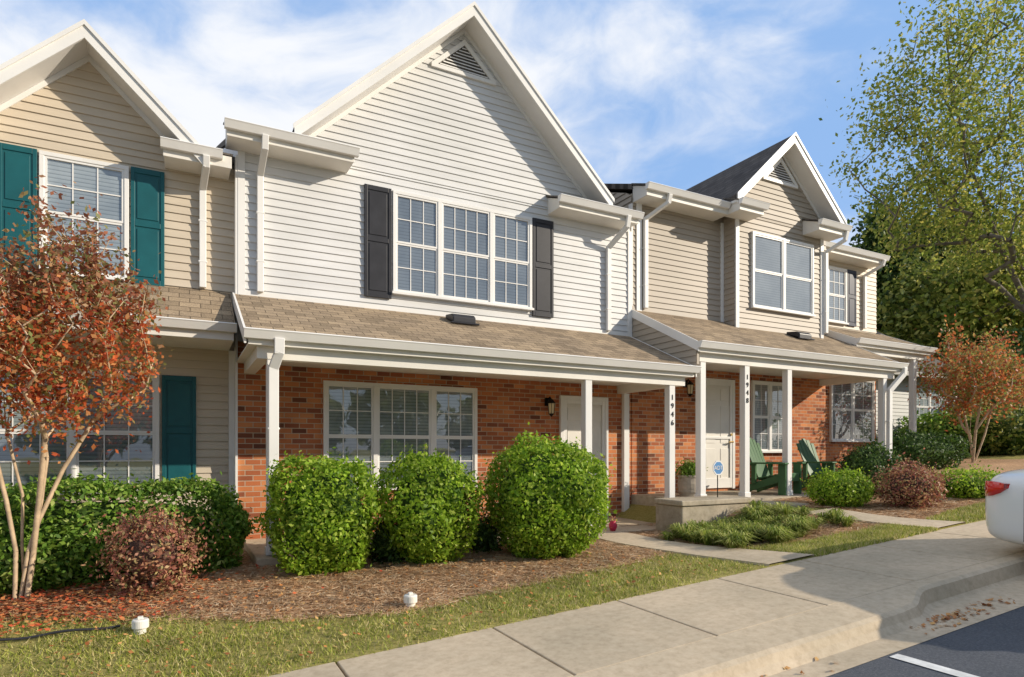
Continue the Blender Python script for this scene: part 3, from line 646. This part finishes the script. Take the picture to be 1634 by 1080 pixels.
# ---------------------------------------------------------------- stoop, steps
s=thing('concrete_stoop','weathered concrete block stoop between the porches','stoop',(7.2,7.1,.5))
MB().xy([(6.45,6.88),(7.90,6.88),(7.90,7.46),(6.45,7.46)],.2,.70).build('block',M['concrete_d'],s,bevel=.02); MB().xy([(6.42,6.85),(7.93,6.85),(7.93,7.46),(6.42,7.46)],.701,.78).build('cap',M['concrete_d'],s,bevel=.015)
s=thing('concrete_step','low concrete step in front of the chair porch','step',(8.8,6.8,.6))
MB().xy([(8.1,6.3),(9.1,6.3),(9.1,6.75),(8.1,6.75)],.3,.58).build('lower_tread',M['concrete_d'],s,bevel=.015); MB().xy([(8.12,6.752),(9.08,6.752),(9.08,7.45),(8.12,7.45)],.3,.65).build('upper_tread',M['concrete_d'],s,bevel=.015)
# ---------------------------------------------------------------- foliage
def rdir(n):
    v=rng.normal(size=(n,3)); return v/np.linalg.norm(v,axis=1)[:,None]
def leafquads(P,Nn,size,asp=.55,jit=.7):
    n=len(P); nn=Nn+rng.normal(0,jit,(n,3)); nn/=np.linalg.norm(nn,axis=1)[:,None]
    u=np.cross(nn,rdir(n)); u/=np.linalg.norm(u,axis=1)[:,None]+1e-9; v=np.cross(nn,u)
    s=(size*rng.uniform(.6,1.25,n))[:,None]
    return np.stack([P-u*s,P-v*s*asp,P+u*s,P+v*s*asp],1)
def shape(d,rx,ry,rz,p,seed,lump):
    e=(np.abs(d[:,0])**p+np.abs(d[:,1])**p+np.abs(d[:,2])**p)**(-1/p)
    l=1+lump*(np.sin(d[:,0]*5+seed)*np.sin(d[:,1]*4.3+seed*2)+.7*np.sin(d[:,2]*7+seed*3+d[:,0]*6)+.5*np.sin(d[:,1]*13+seed+d[:,2]*11))
    r=e*l; q=d*r[:,None]*np.array([rx,ry,rz])
    return q
def bush(name,label,cat,x,y,w,h,mat,core='core',n=11000,ls=.028,p=2.6,lump=.06,dpt=None,group=None,taper=.25,spike=.03,zb=None,sprigs=0,tufts=40,cs=.84):
    z0=float(g(x,y)) if zb is None else zb
    t=thing(name,label,cat,(x,y,z0),group); rx=w/2; ry=(dpt or w)/2; rz=h/2; sd=random.random()*9
    def place(q):
        q=q.copy(); zz=q[:,2]/rz; k=1-taper*np.clip(-zz,0,1)**1.5; q[:,0]*=k;q[:,1]*=k
        q[:,0]+=x;q[:,1]+=y;q[:,2]+=z0+rz+.02; return q
    d=rdir(n); q=shape(d,rx,ry,rz,p,sd,lump); q*=(1-np.abs(rng.normal(0,.07,n)))[:,None]
    T=rdir(tufts*4); am=rng.uniform(.02,.06,len(T)); dt=d@T.T; q+=d*((np.clip(dt-.955,0,1)/.045)@am)[:,None]*.9*min(1,w)
    q+=d*(rng.exponential(spike,n))[:,None]
    P=place(q); P[:,2]=np.maximum(P[:,2],z0+.02)
    mkq('foliage',leafquads(P,d,ls,.55,.85),M[mat],t)
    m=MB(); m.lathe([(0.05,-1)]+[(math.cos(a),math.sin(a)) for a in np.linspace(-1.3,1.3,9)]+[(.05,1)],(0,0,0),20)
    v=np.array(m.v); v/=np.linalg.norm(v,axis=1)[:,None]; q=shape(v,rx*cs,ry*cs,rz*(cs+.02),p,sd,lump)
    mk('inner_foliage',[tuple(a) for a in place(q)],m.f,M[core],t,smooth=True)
    s=MB()
    for k in range(6):
        a=k*1.05; s.tube([(x+.01*math.cos(a),y+.01*math.sin(a),z0-.03),(x+.25*rx*math.cos(a),y+.25*ry*math.sin(a),z0+h*.35)],[.018,.008],5)
    s.build('stem',M['bark_d'],t)
    if sprigs:
        sp=MB(); L=[]
        for k in range(sprigs):
            a=rng.uniform(0,6.28); r=rng.uniform(0,.8)*rx; px,py=x+r*math.cos(a),y+r*math.sin(a)*ry/rx; H=h*rng.uniform(1.0,1.28)
            tip=(px+rng.normal(0,.06)+.15*(px-x),py+rng.normal(0,.06),z0+H); sp.tube([(px,py,z0+h*.6),tip],[.005,.003],4)
            for u in np.linspace(.45,1,14): L.append([px+(tip[0]-px)*u,py+(tip[1]-py)*u,z0+h*.6+(H-h*.6)*u])
        sp.build('twig',M['bark_d'],t); L=np.array(L)+rng.normal(0,.012,(len(L),3)); mkq('sprig_leaves',leafquads(L,rdir(len(L)),ls),M[mat],t)
    return t
G='round clipped green bushes in front of the brick porch'
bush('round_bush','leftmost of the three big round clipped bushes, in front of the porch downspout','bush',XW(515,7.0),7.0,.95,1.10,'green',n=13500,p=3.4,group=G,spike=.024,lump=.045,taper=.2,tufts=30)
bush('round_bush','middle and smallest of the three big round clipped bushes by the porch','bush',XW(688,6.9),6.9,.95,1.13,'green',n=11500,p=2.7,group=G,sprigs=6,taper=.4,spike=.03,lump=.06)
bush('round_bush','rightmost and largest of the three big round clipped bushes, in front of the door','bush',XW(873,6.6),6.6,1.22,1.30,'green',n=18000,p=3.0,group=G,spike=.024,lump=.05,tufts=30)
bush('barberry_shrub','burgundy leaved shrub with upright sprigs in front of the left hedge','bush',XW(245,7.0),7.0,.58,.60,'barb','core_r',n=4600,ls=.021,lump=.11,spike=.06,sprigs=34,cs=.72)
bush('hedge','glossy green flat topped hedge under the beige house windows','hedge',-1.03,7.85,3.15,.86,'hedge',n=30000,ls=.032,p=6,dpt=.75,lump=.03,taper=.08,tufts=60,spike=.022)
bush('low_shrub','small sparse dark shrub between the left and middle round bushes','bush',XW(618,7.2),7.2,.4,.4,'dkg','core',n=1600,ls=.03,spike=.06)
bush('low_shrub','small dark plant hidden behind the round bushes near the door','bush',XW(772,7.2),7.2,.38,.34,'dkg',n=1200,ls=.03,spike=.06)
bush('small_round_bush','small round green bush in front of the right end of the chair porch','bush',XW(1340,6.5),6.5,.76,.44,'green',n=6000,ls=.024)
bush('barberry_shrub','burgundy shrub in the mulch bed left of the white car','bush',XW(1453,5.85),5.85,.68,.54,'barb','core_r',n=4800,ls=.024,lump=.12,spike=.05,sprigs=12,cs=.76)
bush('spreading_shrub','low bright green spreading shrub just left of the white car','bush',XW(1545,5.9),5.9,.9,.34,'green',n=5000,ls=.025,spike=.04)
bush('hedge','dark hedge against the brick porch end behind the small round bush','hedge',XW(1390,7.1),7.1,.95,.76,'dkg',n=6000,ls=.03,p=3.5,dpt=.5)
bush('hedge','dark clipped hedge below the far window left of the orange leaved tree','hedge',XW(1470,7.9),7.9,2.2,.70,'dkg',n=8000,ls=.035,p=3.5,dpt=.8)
for i,(px,f_,w_,h_,m_,lab) in enumerate([(1520,17.5,2.2,1.0,'hedge','rounded green shrub in front of the far low house'),(1600,17,2.6,1.1,'midg','light green shrub behind the white car near the right edge'),(1660,19,3.2,1.8,'dkg','large dark shrub at the right edge behind the white car')]):
    l=(px-817)/1000*f_; bush('far_shrub',lab,'bush',f_*SP+l*CP,f_*CP-l*SP,w_,h_,m_,n=5000,ls=.06,spike=.08,lump=.1)
def tree(name,label,cat,base_,trunks,C,nl,cr,ls,mat,bark,rtip,rmax,group=None,asp=.6,mat2=None,step=.3,pw=.5,flat=1.0,sag=-.06,low=1.5):
    t=thing(name,label,cat,base_,group)
    pos=[];par=[]
    for tr in trunks:
        prev=-1
        for p in tr:
            pos.append(np.array(p,float)); par.append(prev); prev=len(pos)-1
    C=C[np.argsort(np.linalg.norm(C-np.array(base_),axis=1))]; ends=[]
    for c in C:
        A=np.array(pos); d=A-c; w=np.linalg.norm(d,axis=1)+np.maximum(0,A[:,2]-c[2]+.2)*low
        i=int(np.argmin(w)); L=np.linalg.norm(c-pos[i]); m=max(1,int(L/step)); p0=pos[i].copy()
        for k in range(1,m+1):
            u=k/m; q=p0+(c-p0)*u+ (rng.normal(0,.04*step/.3,3) if k<m else 0); q[2]+= sag*L*math.sin(u*math.pi)
            pos.append(q); par.append(i); i=len(pos)-1
        ends.append(i)
    cnt=np.zeros(len(pos))
    for e in ends: cnt[e]+=1
    for i in range(len(pos)-1,-1,-1):
        if par[i]>=0: cnt[par[i]]+=cnt[i]
    r=np.minimum(rmax,rtip*np.maximum(1,cnt)**pw)
    m=MB()
    for i in range(len(pos)):
        if par[i]>=0:
            j=par[i]; m.tube([pos[j],pos[i]],[max(r[i],min(r[j],r[i]*1.35)),r[i]],5 if r[i]<.03 else 8,cap=False)
    m.build('trunk',M[bark],t,smooth=True)
    E=np.array([pos[e] for e in ends]); Pp=np.array([pos[par[e]] for e in ends])
    n=len(E)*nl; k=np.repeat(np.arange(len(E)),nl); cs=cr*rng.uniform(.5,1.2,len(E))[k]
    P=E[k]+(Pp-E)[k]*rng.uniform(0,.8,n)[:,None]+rng.normal(0,1,(n,3))*cs[:,None]*np.array([1,1,flat])*.5
    q=leafquads(P,np.tile([0,0,.4],(n,1)),ls,asp,1.0)
    if mat2 is not None:
        top=(P[:,2]+rng.normal(0,.25,n))>mat2[1]; mkq('crown',q[~top],M[mat],t); mkq('crown_top',q[top],M[mat2[0]],t)
    else: mkq('crown',q,M[mat],t)
    return t
def env(n,c,r,hollow=.3):
    out=[]
    while len(out)<n:
        v=rng.uniform(-1,1,3); l=np.linalg.norm(v)
        if l<1 and l>hollow*rng.random(): out.append(np.array(c)+v*np.array(r))
    return np.array(out)
# left crape myrtle
by=7.25; bx=XW(32,by); bz=float(g(bx,by))-.03
def pt(px,py,Y=by): return W(px,py,Y)
tr=[[(bx,by,bz),pt(45,880),pt(62,830,by+.05),pt(100,750,by+.1),pt(150,670,by+.1)],
    [(bx-.04,by,bz),pt(25,880),pt(10,800),pt(-15,700),pt(-25,640)],
    [(bx+.03,by+.04,bz),pt(35,870,by+.05),pt(36,790,by+.1),pt(10,690,by+.15),pt(5,620,by+.2)],
    [(bx+.05,by-.03,bz),pt(52,890),pt(62,800,by-.05),pt(72,700,by-.15),pt(85,600,by-.2)],
    [pt(62,830,by+.05),pt(75,730,by+.1),pt(62,650,by+.15),pt(50,590,by+.2)]]
cc=np.array(pt(88,558)); C=env(120,cc,(.98,.75,.66),.7)
C2=env(66,(cc[0]-.02,cc[1],cc[2]+.52),(.84,.55,.55),.5)
C3=env(34,(cc[0]+.02,cc[1],cc[2]+.88),(.66,.4,.42),.2)
tree('crape_myrtle','red leaved multi stemmed tree standing in front of the beige house','tree',(bx,by,bz),tr,np.concatenate([C,C2,C3]),66,.15,.029,'red','bark_l',.0035,.042,mat2=('redb',cc[2]+.42),step=.16,pw=.46,flat=2.2,sag=.05,low=2.6)
# right crape myrtle
by=8.0; bx=XW(1553,by); bz=float(g(bx,by))-.03
tr=[[(bx,by,bz),(bx-.15,by,bz+.6),(bx-.45,by,bz+1.3)],[(bx,by,bz),(bx+.05,by+.1,bz+.7),(bx+.15,by+.1,bz+1.5)],[(bx+.03,by,bz),(bx+.3,by-.1,bz+.7),(bx+.65,by-.1,bz+1.4)],[(bx-.03,by,bz),(bx-.1,by-.1,bz+.8),(bx-.05,by-.2,bz+1.6)]]
tree('crape_myrtle','orange leaved multi stemmed tree above the white car at the far right','tree',(bx,by,bz),tr,np.concatenate([env(120,(bx+.15,by,bz+2.0),(1.8,1.2,.8),.5),env(40,(bx+.1,by,bz+2.6),(1.25,.8,.7),.3)]),62,.25,.042,'orange','bark_l',.006,.055,step=.2,pw=.42,flat=1.7,sag=.04,low=2.4)
def fl(f,px):
    l=(px-817)/1000*f; return (f*SP+l*CP, f*CP-l*SP)
bx,by=fl(23,1650); bz=1.8
def rp(f,px,py): x,y=fl(f,px); return (x,y,EYE+(720-py)/1000*f)
tr=[[(bx,by,bz),rp(23,1650,560),rp(23,1640,440),rp(23,1620,330),rp(23,1600,200),rp(23,1605,80)],[rp(23,1645,500),rp(22.7,1600,400),rp(22.5,1550,270),rp(22.5,1520,150),rp(22.5,1510,60)],[rp(22.7,1600,400),rp(22.5,1530,330),rp(22.5,1470,230)],[rp(23,1620,330),rp(23.5,1670,220),rp(23.5,1690,100)]]
C=np.concatenate([env(120,rp(23,1625,70),(3.8,3,3.6),.3),env(105,rp(22.5,1550,260),(3.2,3,3.6),.3),env(100,rp(23,1650,350),(3.0,3,3.2),.3),env(60,rp(22.5,1440,270),(1.8,2,3.0),.2),env(26,rp(22.5,1480,120),(1.7,1.5,2.0),.2)])
C=C[C[:,2]>7.0]
tree('tall_tree','tall airy tree with yellow green autumn leaves on the right edge','tree',(bx,by,bz),tr,C,72,1.0,.082,'ygreen','bark_d',.008,.20,step=.6,pw=.5,flat=1.3,sag=.06,low=2.8)
def bgtree(label,f,px,pytop,w,mat,nl=120,name='background_tree',ls=.15,nC=110):
    x,y=fl(f,px); zt=EYE+(720-pytop)/1000*f; zb=1.8; H=zt-zb
    C=env(nC,(x,y,zb+H*.55),(w/2,w/2,H*.45),.5)
    if name=='conifer':
        k=np.clip((zt-C[:,2])/H*1.25,.08,1); C[:,0]=x+(C[:,0]-x)*k; C[:,1]=y+(C[:,1]-y)*k
    return tree(name,label,'tree',(x,y,zb-.3),[[(x,y,zb-.3),(x,y,zb+H*.35),(x+.1,y,zb+H*.65)]],C,nl,w*.24,ls,mat,'bark_d',.02,.25,step=.9,group='trees behind the far end of the row')
bgtree('dark pointed evergreen just right of the last townhouse gutter',32,1405,315,5.0,'ever',name='conifer',nC=130)
bgtree('dark evergreen behind the last townhouse, second from the left',36,1470,345,6,'ever',name='conifer',nC=130)
bgtree('tall dark evergreen behind the yellow green tree',34,1545,310,6.5,'ever',name='conifer',nC=140)
bgtree('broad mid green tree low behind the yellow green tree',29,1515,420,5.5,'midg',nC=110)
bgtree('leafy olive tree at the right edge above the orange leaved tree',27,1610,370,6,'ygreen',nC=120,nl=130)
bgtree('dark broad tree at the right edge behind everything',38,1650,340,9,'dkg',nC=130,nl=150,ls=.18)
bgtree('dark green tree low behind the grey roofed house',42,1440,480,9,'dkg',nC=100,ls=.18)
bgtree('dark low tree beside the grey roofed house at the right edge',24,1620,560,6,'ever',nC=110,ls=.12)
P=[]
for k in range(9):
    cx,cy=-8+k*9+rng.uniform(-2,2),-38+rng.uniform(-4,3); H=rng.uniform(7,11)
    e=env(900,(cx,cy,H*.55),(4.2,3,H*.45),.8); P.append(e)
P=np.concatenate(P); o=mkq('distant_wood',leafquads(P,rdir(len(P)),.5,.7,1.0),M['midg']); tag(o,'distant leafy wood across the street mirrored in the upstairs windows','trees',kind='stuff')
# ---------------------------------------------------------------- small things
def cleanout(label,px,Y):
    x=XW(px,Y); z=float(g(x,Y)); t=thing('drain_cleanout',label,'pipe cap',(x,Y,z))
    MB().lathe([(.045,-.05),(.045,.08)],(x,Y,z),20).build('pipe',M['pvc'],t); MB().lathe([(.06,.04),(.062,.045),(.062,.10),(.055,.11)],(x,Y,z),24).build('cap',M['pvc'],t)
    MB().box(x-.02,x+.02,Y-.02,Y+.02,z+.11,z+.132).build('plug',M['pvc'],t,bevel=.004)
cleanout('white capped drain pipe in the mulch on the left near the hose',224,5.95); cleanout('white capped drain pipe in the pine straw near the middle',655,5.5)
P=[]
for i in range(13):
    px=-60+i*21; y=6.15-.005*i; x=XW(px,y); P.append((x,y,float(g(x,y))+.035+.01*math.sin(i)))
o=MB().tube(P,.011,8).build('garden_hose',M['black'],smooth=True); tag(o,'thin black hose lying on the mulch at the left edge','hose')
y=7.62; x=XW(978,y); t=thing('flower_pot','small red pot standing beside the porch post near the door','pot',(x,y,.30))
MB().lathe([(.035,0),(.06,.05),(.065,.10),(.045,.13),(.052,.15)],(x,y,.301),16).build('pot',M['redpot'],t,smooth=True)
L=np.array([x,y,.30+.17])+rng.normal(0,.03,(90,3)); mkq('leaves',leafquads(L,rdir(90),.018),M['barb'],t)
x,y,z=XW(1100,8.5),8.5,.70; t=thing('planter','round pale stone planter with a green plant on the raised porch','planter',(x,y,z))
MB().lathe([(.17,0),(.20,.12),(.21,.22),(.19,.36),(.17,.36),(.17,.33)],(x,y,z),20).build('pot',M['wood'],t)
for q_ in ([(.197,.06),(.203,.065),(.206,.095),(.20,.10)],[(.20,.33),(.215,.335),(.215,.365),(.19,.37)]): MB().lathe(q_,(x,y,z),20).build('rim',M['wood'],t)
L=np.array([x,y,z+.47])+rng.normal(0,1,(1400,3))*np.array([.1,.1,.07]); mkq('plant',leafquads(L,rdir(1400),.025),M['hedge'],t)
x,y,z=XW(1145,7.15),7.15,.78; t=thing('yard_sign','blue octagonal security sign on a thin stake','sign',(x,y,z)); zc=EYE-.26
MB().tube([(x,y,z),(x,y,zc)],.008,6).build('stake',M['metal'],t)
R=.12; MB().xz([(x+R*math.cos(a),zc+R*math.sin(a)) for a in [math.pi/8+k*math.pi/4 for k in range(8)]],y-.018,y-.010).build('board',M['signblue'],t)
rr=MB()
A=[math.pi/8+k*math.pi/4 for k in range(9)]
for a,b in zip(A[:-1],A[1:]): rr.add([(x+R*math.cos(a),y-.0195,zc+R*math.sin(a)),(x+R*math.cos(b),y-.0195,zc+R*math.sin(b)),(x+R*.84*math.cos(b),y-.0195,zc+R*.84*math.sin(b)),(x+R*.84*math.cos(a),y-.0195,zc+R*.84*math.sin(a))],[(0,1,2,3)])
rr.build('border',M['trim'],t); text('ADT',(x,y-.021,zc),.09,M['trim'],t,'lettering',ext=.001)
def adir(label,x,y,z,rz):
    t=thing('adirondack_chair',label,'chair',(0,0,0),group='green slatted chairs on the porch')
    o1=MB()
    for k in range(6): yy=-.32+k*.105; o1.box(-.27,.27,yy,yy+.095,.37-.2*(yy+.32),.395-.2*(yy+.32))
    o1.box(-.27,.27,-.345,-.32,.24,.39); o1.build('seat',M['chair'],t,bevel=.005)
    b=MB()
    for k in range(5):
        a=(k-2)*.105; H=[.84,.92,.96,.92,.84][k]; b.beam((a*.9,.18,.25),(a*1.15,.18+.30*(H/.9),.25+.76*(H/.9)),.105,.022,(0,-1,0))
    b.beam((-.27,.34,.56),(.27,.34,.56),.02,.07); b.beam((-.27,.44,.84),(.27,.44,.84),.02,.05); b.build('backrest',M['chair'],t,bevel=.005)
    for s in (-1,1):
        MB().box(s*.36-.08,s*.36+.08,-.40,.36,.56,.59).build('armrest',M['chair'],t,bevel=.01)
        MB().box(s*.31-.025,s*.31+.025,-.36,-.22,.0,.559).build('leg',M['chair'],t,bevel=.005)
        MB().beam((s*.285,-.30,.33),(s*.285,.50,.05),.03,.13).build('leg',M['chair'],t)
        MB().box(s*.33-.025,s*.33+.025,.20,.28,.2,.559).build('arm_support',M['chair'],t)
    t.location=(x,y,z); t.rotation_euler=(0,0,rz)
adir('green slatted porch chair nearer the front door, left of the two',XW(1236,8.1),8.1,.705,math.radians(14))
adir('green slatted porch chair at the right end, further along the porch',XW(1318,8.2),8.2,.705,math.radians(4))
def car():
    X0,Yr=7.47,3.60; cx=X0+.91; gz=float(base(cx))-.155
    t=thing('parked_car','white sedan parked with its rear over the curb at the right edge','car',(cx,Yr-2.35,gz))
    def tr(w,L,z): return (cx+w,Yr-L,gz+z)
    st=[(0,.66,.36,.74,.80),(.05,.78,.29,.90,.97),(.16,.86,.25,.95,1.02),(.40,.895,.22,.95,1.05),(.9,.905,.2,.94,1.06),(1.6,.91,.2,.92,1.0),(2.6,.91,.2,.91,.98),(3.3,.905,.2,.89,.98),(3.9,.89,.2,.83,.90),(4.35,.84,.22,.76,.80),(4.6,.74,.27,.68,.70),(4.7,.6,.35,.6,.6)]
    v=[];f=[]
    for L,hw,zb,zs,zt in st:
        half=[(0,zb),(hw*.8,zb),(hw*.955,zb+.05),(hw*.99,zb+.2),(hw,(zb+zs)/2+.06),(hw*.985,zs-.1),(hw*.94,zs-.02),(hw*.8,(zs+zt)/2+.015),(hw*.4,zt),(0,zt)]
        ring=[(w,z) for w,z in half]+[(-w,z) for w,z in half[-2:0:-1]]
        v+=[tr(w,L,z) for w,z in ring]
    n=18
    for i in range(len(st)-1):
        for k in range(n): f.append((i*n+k,i*n+(k+1)%n,(i+1)*n+(k+1)%n,(i+1)*n+k))
    f.append(tuple(range(n-1,-1,-1))); f.append(tuple(range((len(st)-1)*n,len(st)*n)))
    mk('body',v,f,M['car'],t,smooth=True,sub=2)
    cs=[(.62,.62,.95,1.0),(1.15,.66,.95,1.28),(1.6,.68,.95,1.42),(2.2,.69,.95,1.46),(2.8,.68,.95,1.42),(3.2,.66,.95,1.24),(3.65,.6,.93,.98)]
    v=[];f=[]
    for L,hw,zb,zt in cs:
        ring=[(-.82,zb),(-.80,zb+(zt-zb)*.3),(-hw,zb+(zt-zb)*.85),(-hw*.8,zt),(0,zt+.01),(hw*.8,zt),(hw,zb+(zt-zb)*.85),(.80,zb+(zt-zb)*.3),(.82,zb)]
        v+=[tr(w,L,z) for w,z in ring]
    for i in range(len(cs)-1):
        for k in range(8): f.append((i*9+k,i*9+k+1,(i+1)*9+k+1,(i+1)*9+k))
    mk('cabin_glass',v,f,M['carglass'],t,smooth=True,sub=1)
    v=[];f=[]
    for L,hw,zb,zt in cs[1:6]:
        v+=[tr(w,L,z+.012) for w,z in ((-hw*1.03,zb+(zt-zb)*.84),(-hw*.8,zt),(0,zt+.01),(hw*.8,zt),(hw*1.03,zb+(zt-zb)*.84))]
    for i in range(4):
        for k in range(4): f.append((i*5+k,i*5+k+1,(i+1)*5+k+1,(i+1)*5+k))
    mk('roof',v,f,M['car'],t,smooth=True,sub=1)
    for s in (-1,1):
        for L in (1.0,3.75):
            m=MB(); a=tr(s*.72,L,.33);b=tr(s*.90,L,.33); m.tube([a,(a[0]*.85+b[0]*.15,a[1],a[2]),(a[0]*.1+b[0]*.9,a[1],a[2]),b],[.29,.325,.325,.29],28); w=m.build('wheel',M['tyre'],t)
            m=MB(); a=tr(s*.895,L,.33);b=tr(s*.915,L,.33); m.tube([a,b],[.22,.21],24); m.build('rim',M['rim'],w)
            m=MB(); a=tr(s*.80,L,.34);b=tr(s*.893,L,.34); m.tube([a,b],.375,28); m.build('wheel_arch',M['black'],t)
        cur=[(.56,.0),(.64,.008),(.715,.038),(.79,.085),(.845,.15),(.872,.22),(.885,.29)]
        hz=[(.76,.86),(.745,.88),(.735,.89),(.735,.895),(.745,.893),(.775,.885),(.83,.875)]
        v=[];f=[]
        for (w,L),(p,q) in zip(cur,hz):
            v+=[tr(s*(w+.012),L-.006,p),tr(s*(w+.008),L-.008,q),tr(s*(w-.05),L+.04,q),tr(s*(w-.05),L+.04,p)]
        for i in range(6):
            for k in range(4): f.append((i*4+k,i*4+(k+1)%4,(i+1)*4+(k+1)%4,(i+1)*4+k))
        f+=[(0,1,2,3),(27,26,25,24)]
        tl=mk('tail_light',v,f,M['tail'],t,smooth=True)
        v=[];f=[]
        for (w,L),(p,q) in list(zip(cur,hz))[1:4]: v+=[tr(s*(w+.016),L-.010,.80),tr(s*(w+.015),L-.010,.83)]
        for i in range(2): f.append((i*2,i*2+1,i*2+3,i*2+2))
        mk('clear_lens',v,f,M['lensw'],tl)
        xa,xb=sorted((cx+s*.86,cx+s*1.04)); MB().box(xa,xb,Yr-2.95,Yr-2.8,gz+.95,gz+1.08).build('mirror',M['car'],t,bevel=.03)
        m=MB(); m.add([tr(s*.915,.46,.3),tr(s*.915,.466,.3),tr(s*.905,.466,.82),tr(s*.905,.46,.82)],[(0,1,2,3)]); m.build('bumper_seam',M['black'],t)
    MB().box(cx-.26,cx+.26,Yr-.01,Yr+.012,gz+.55,gz+.67).build('number_plate',M['trim'],t)
car()
# ---------------------------------------------------------------- camera, light, world
cam=bpy.data.cameras.new('camera'); co=bpy.data.objects.new('camera',cam); COL.objects.link(co); SC.camera=co
co.location=(0,0,EYE); co.rotation_euler=(math.pi/2,0,-PHI); cam.sensor_width=36; cam.lens=36*1000/1634; cam.shift_y=180/1634; cam.clip_end=2000; cam.clip_start=.05
sun=bpy.data.lights.new('sun','SUN'); so=bpy.data.objects.new('sun',sun); COL.objects.link(so)
sd=Vector((-.76,.56,-.40)).normalized(); so.rotation_euler=sd.to_track_quat('-Z','Y').to_euler(); sun.energy=5.0; sun.angle=math.radians(.5); sun.color=(1,.89,.73); so.location=(20,-15,12)
w=bpy.data.worlds.new('World'); SC.world=w; w.use_nodes=True; t=w.node_tree; bg=t.nodes['Background']
sky=N(t,'ShaderNodeTexSky'); sky.sky_type='NISHITA'; sky.sun_disc=False; sky.sun_elevation=math.asin(-sd.z); sky.sun_rotation=math.atan2(-sd.x,-sd.y); sky.dust_density=.6; sky.ozone_density=1.5
tc=N(t,'ShaderNodeTexCoord')
sx=N(t,'ShaderNodeSeparateXYZ'); t.links.new(tc.outputs['Generated'],sx.inputs[0])
nr=N(t,'ShaderNodeMapRange'); nr.inputs[1].default_value=-.45; nr.inputs[2].default_value=.15; nr.interpolation_type='SMOOTHSTEP'; t.links.new(sx.outputs[1],nr.inputs[0])
bl=N(t,'ShaderNodeMix'); bl.data_type='RGBA'; t.links.new(nr.outputs[0],bl.inputs[0]); bl.inputs[6].default_value=(2.6,3.2,4.2,1); bl.inputs[7].default_value=(2.2,3.7,6.4,1)
hz=N(t,'ShaderNodeMix'); hz.data_type='RGBA'; hz.inputs[0].default_value=.82; t.links.new(sky.outputs[0],hz.inputs[6]); t.links.new(bl.outputs[2],hz.inputs[7])
mp=N(t,'ShaderNodeMapping'); mp.inputs['Scale'].default_value=(1.1,1.1,2.4); mp.inputs['Rotation'].default_value=(0,.35,0); mp.inputs['Location'].default_value=(.9,.4,.2); t.links.new(tc.outputs['Generated'],mp.inputs[0])
wn=N(t,'ShaderNodeTexNoise'); wn.inputs['Scale'].default_value=1.6; wn.inputs['Detail'].default_value=3; t.links.new(mp.outputs[0],wn.inputs['Vector'])
va=N(t,'ShaderNodeVectorMath'); va.operation='MULTIPLY_ADD'; va.inputs[1].default_value=(.5,.5,.5); t.links.new(wn.outputs['Color'],va.inputs[0]); t.links.new(mp.outputs[0],va.inputs[2])
f1=noise(t,1.9,9,va.outputs[0],.56)
lf=N(t,'ShaderNodeMapRange'); lf.inputs[1].default_value=.45; lf.inputs[2].default_value=-.25; lf.inputs[3].default_value=.0; lf.inputs[4].default_value=.13; t.links.new(sx.outputs[0],lf.inputs[0])
ad=N(t,'ShaderNodeMath'); t.links.new(f1,ad.inputs[0]); t.links.new(lf.outputs[0],ad.inputs[1])
mr=N(t,'ShaderNodeMapRange'); mr.inputs[1].default_value=.43; mr.inputs[2].default_value=.64; mr.interpolation_type='SMOOTHSTEP'; t.links.new(ad.outputs[0],mr.inputs[0])
mm=N(t,'ShaderNodeMath'); mm.operation='MULTIPLY'; t.links.new(mr.outputs[0],mm.inputs[0]); t.links.new(nr.outputs[0],mm.inputs[1])
mx=N(t,'ShaderNodeMix'); mx.data_type='RGBA'; t.links.new(mm.outputs[0],mx.inputs[0]); t.links.new(hz.outputs[2],mx.inputs[6]); mx.inputs[7].default_value=(6.4,6.55,6.85,1)
t.links.new(mx.outputs[2],bg.inputs[0]); bg.inputs[1].default_value=.148
SC.view_settings.view_transform='Standard'; SC.view_settings.look='None'; SC.view_settings.exposure=0
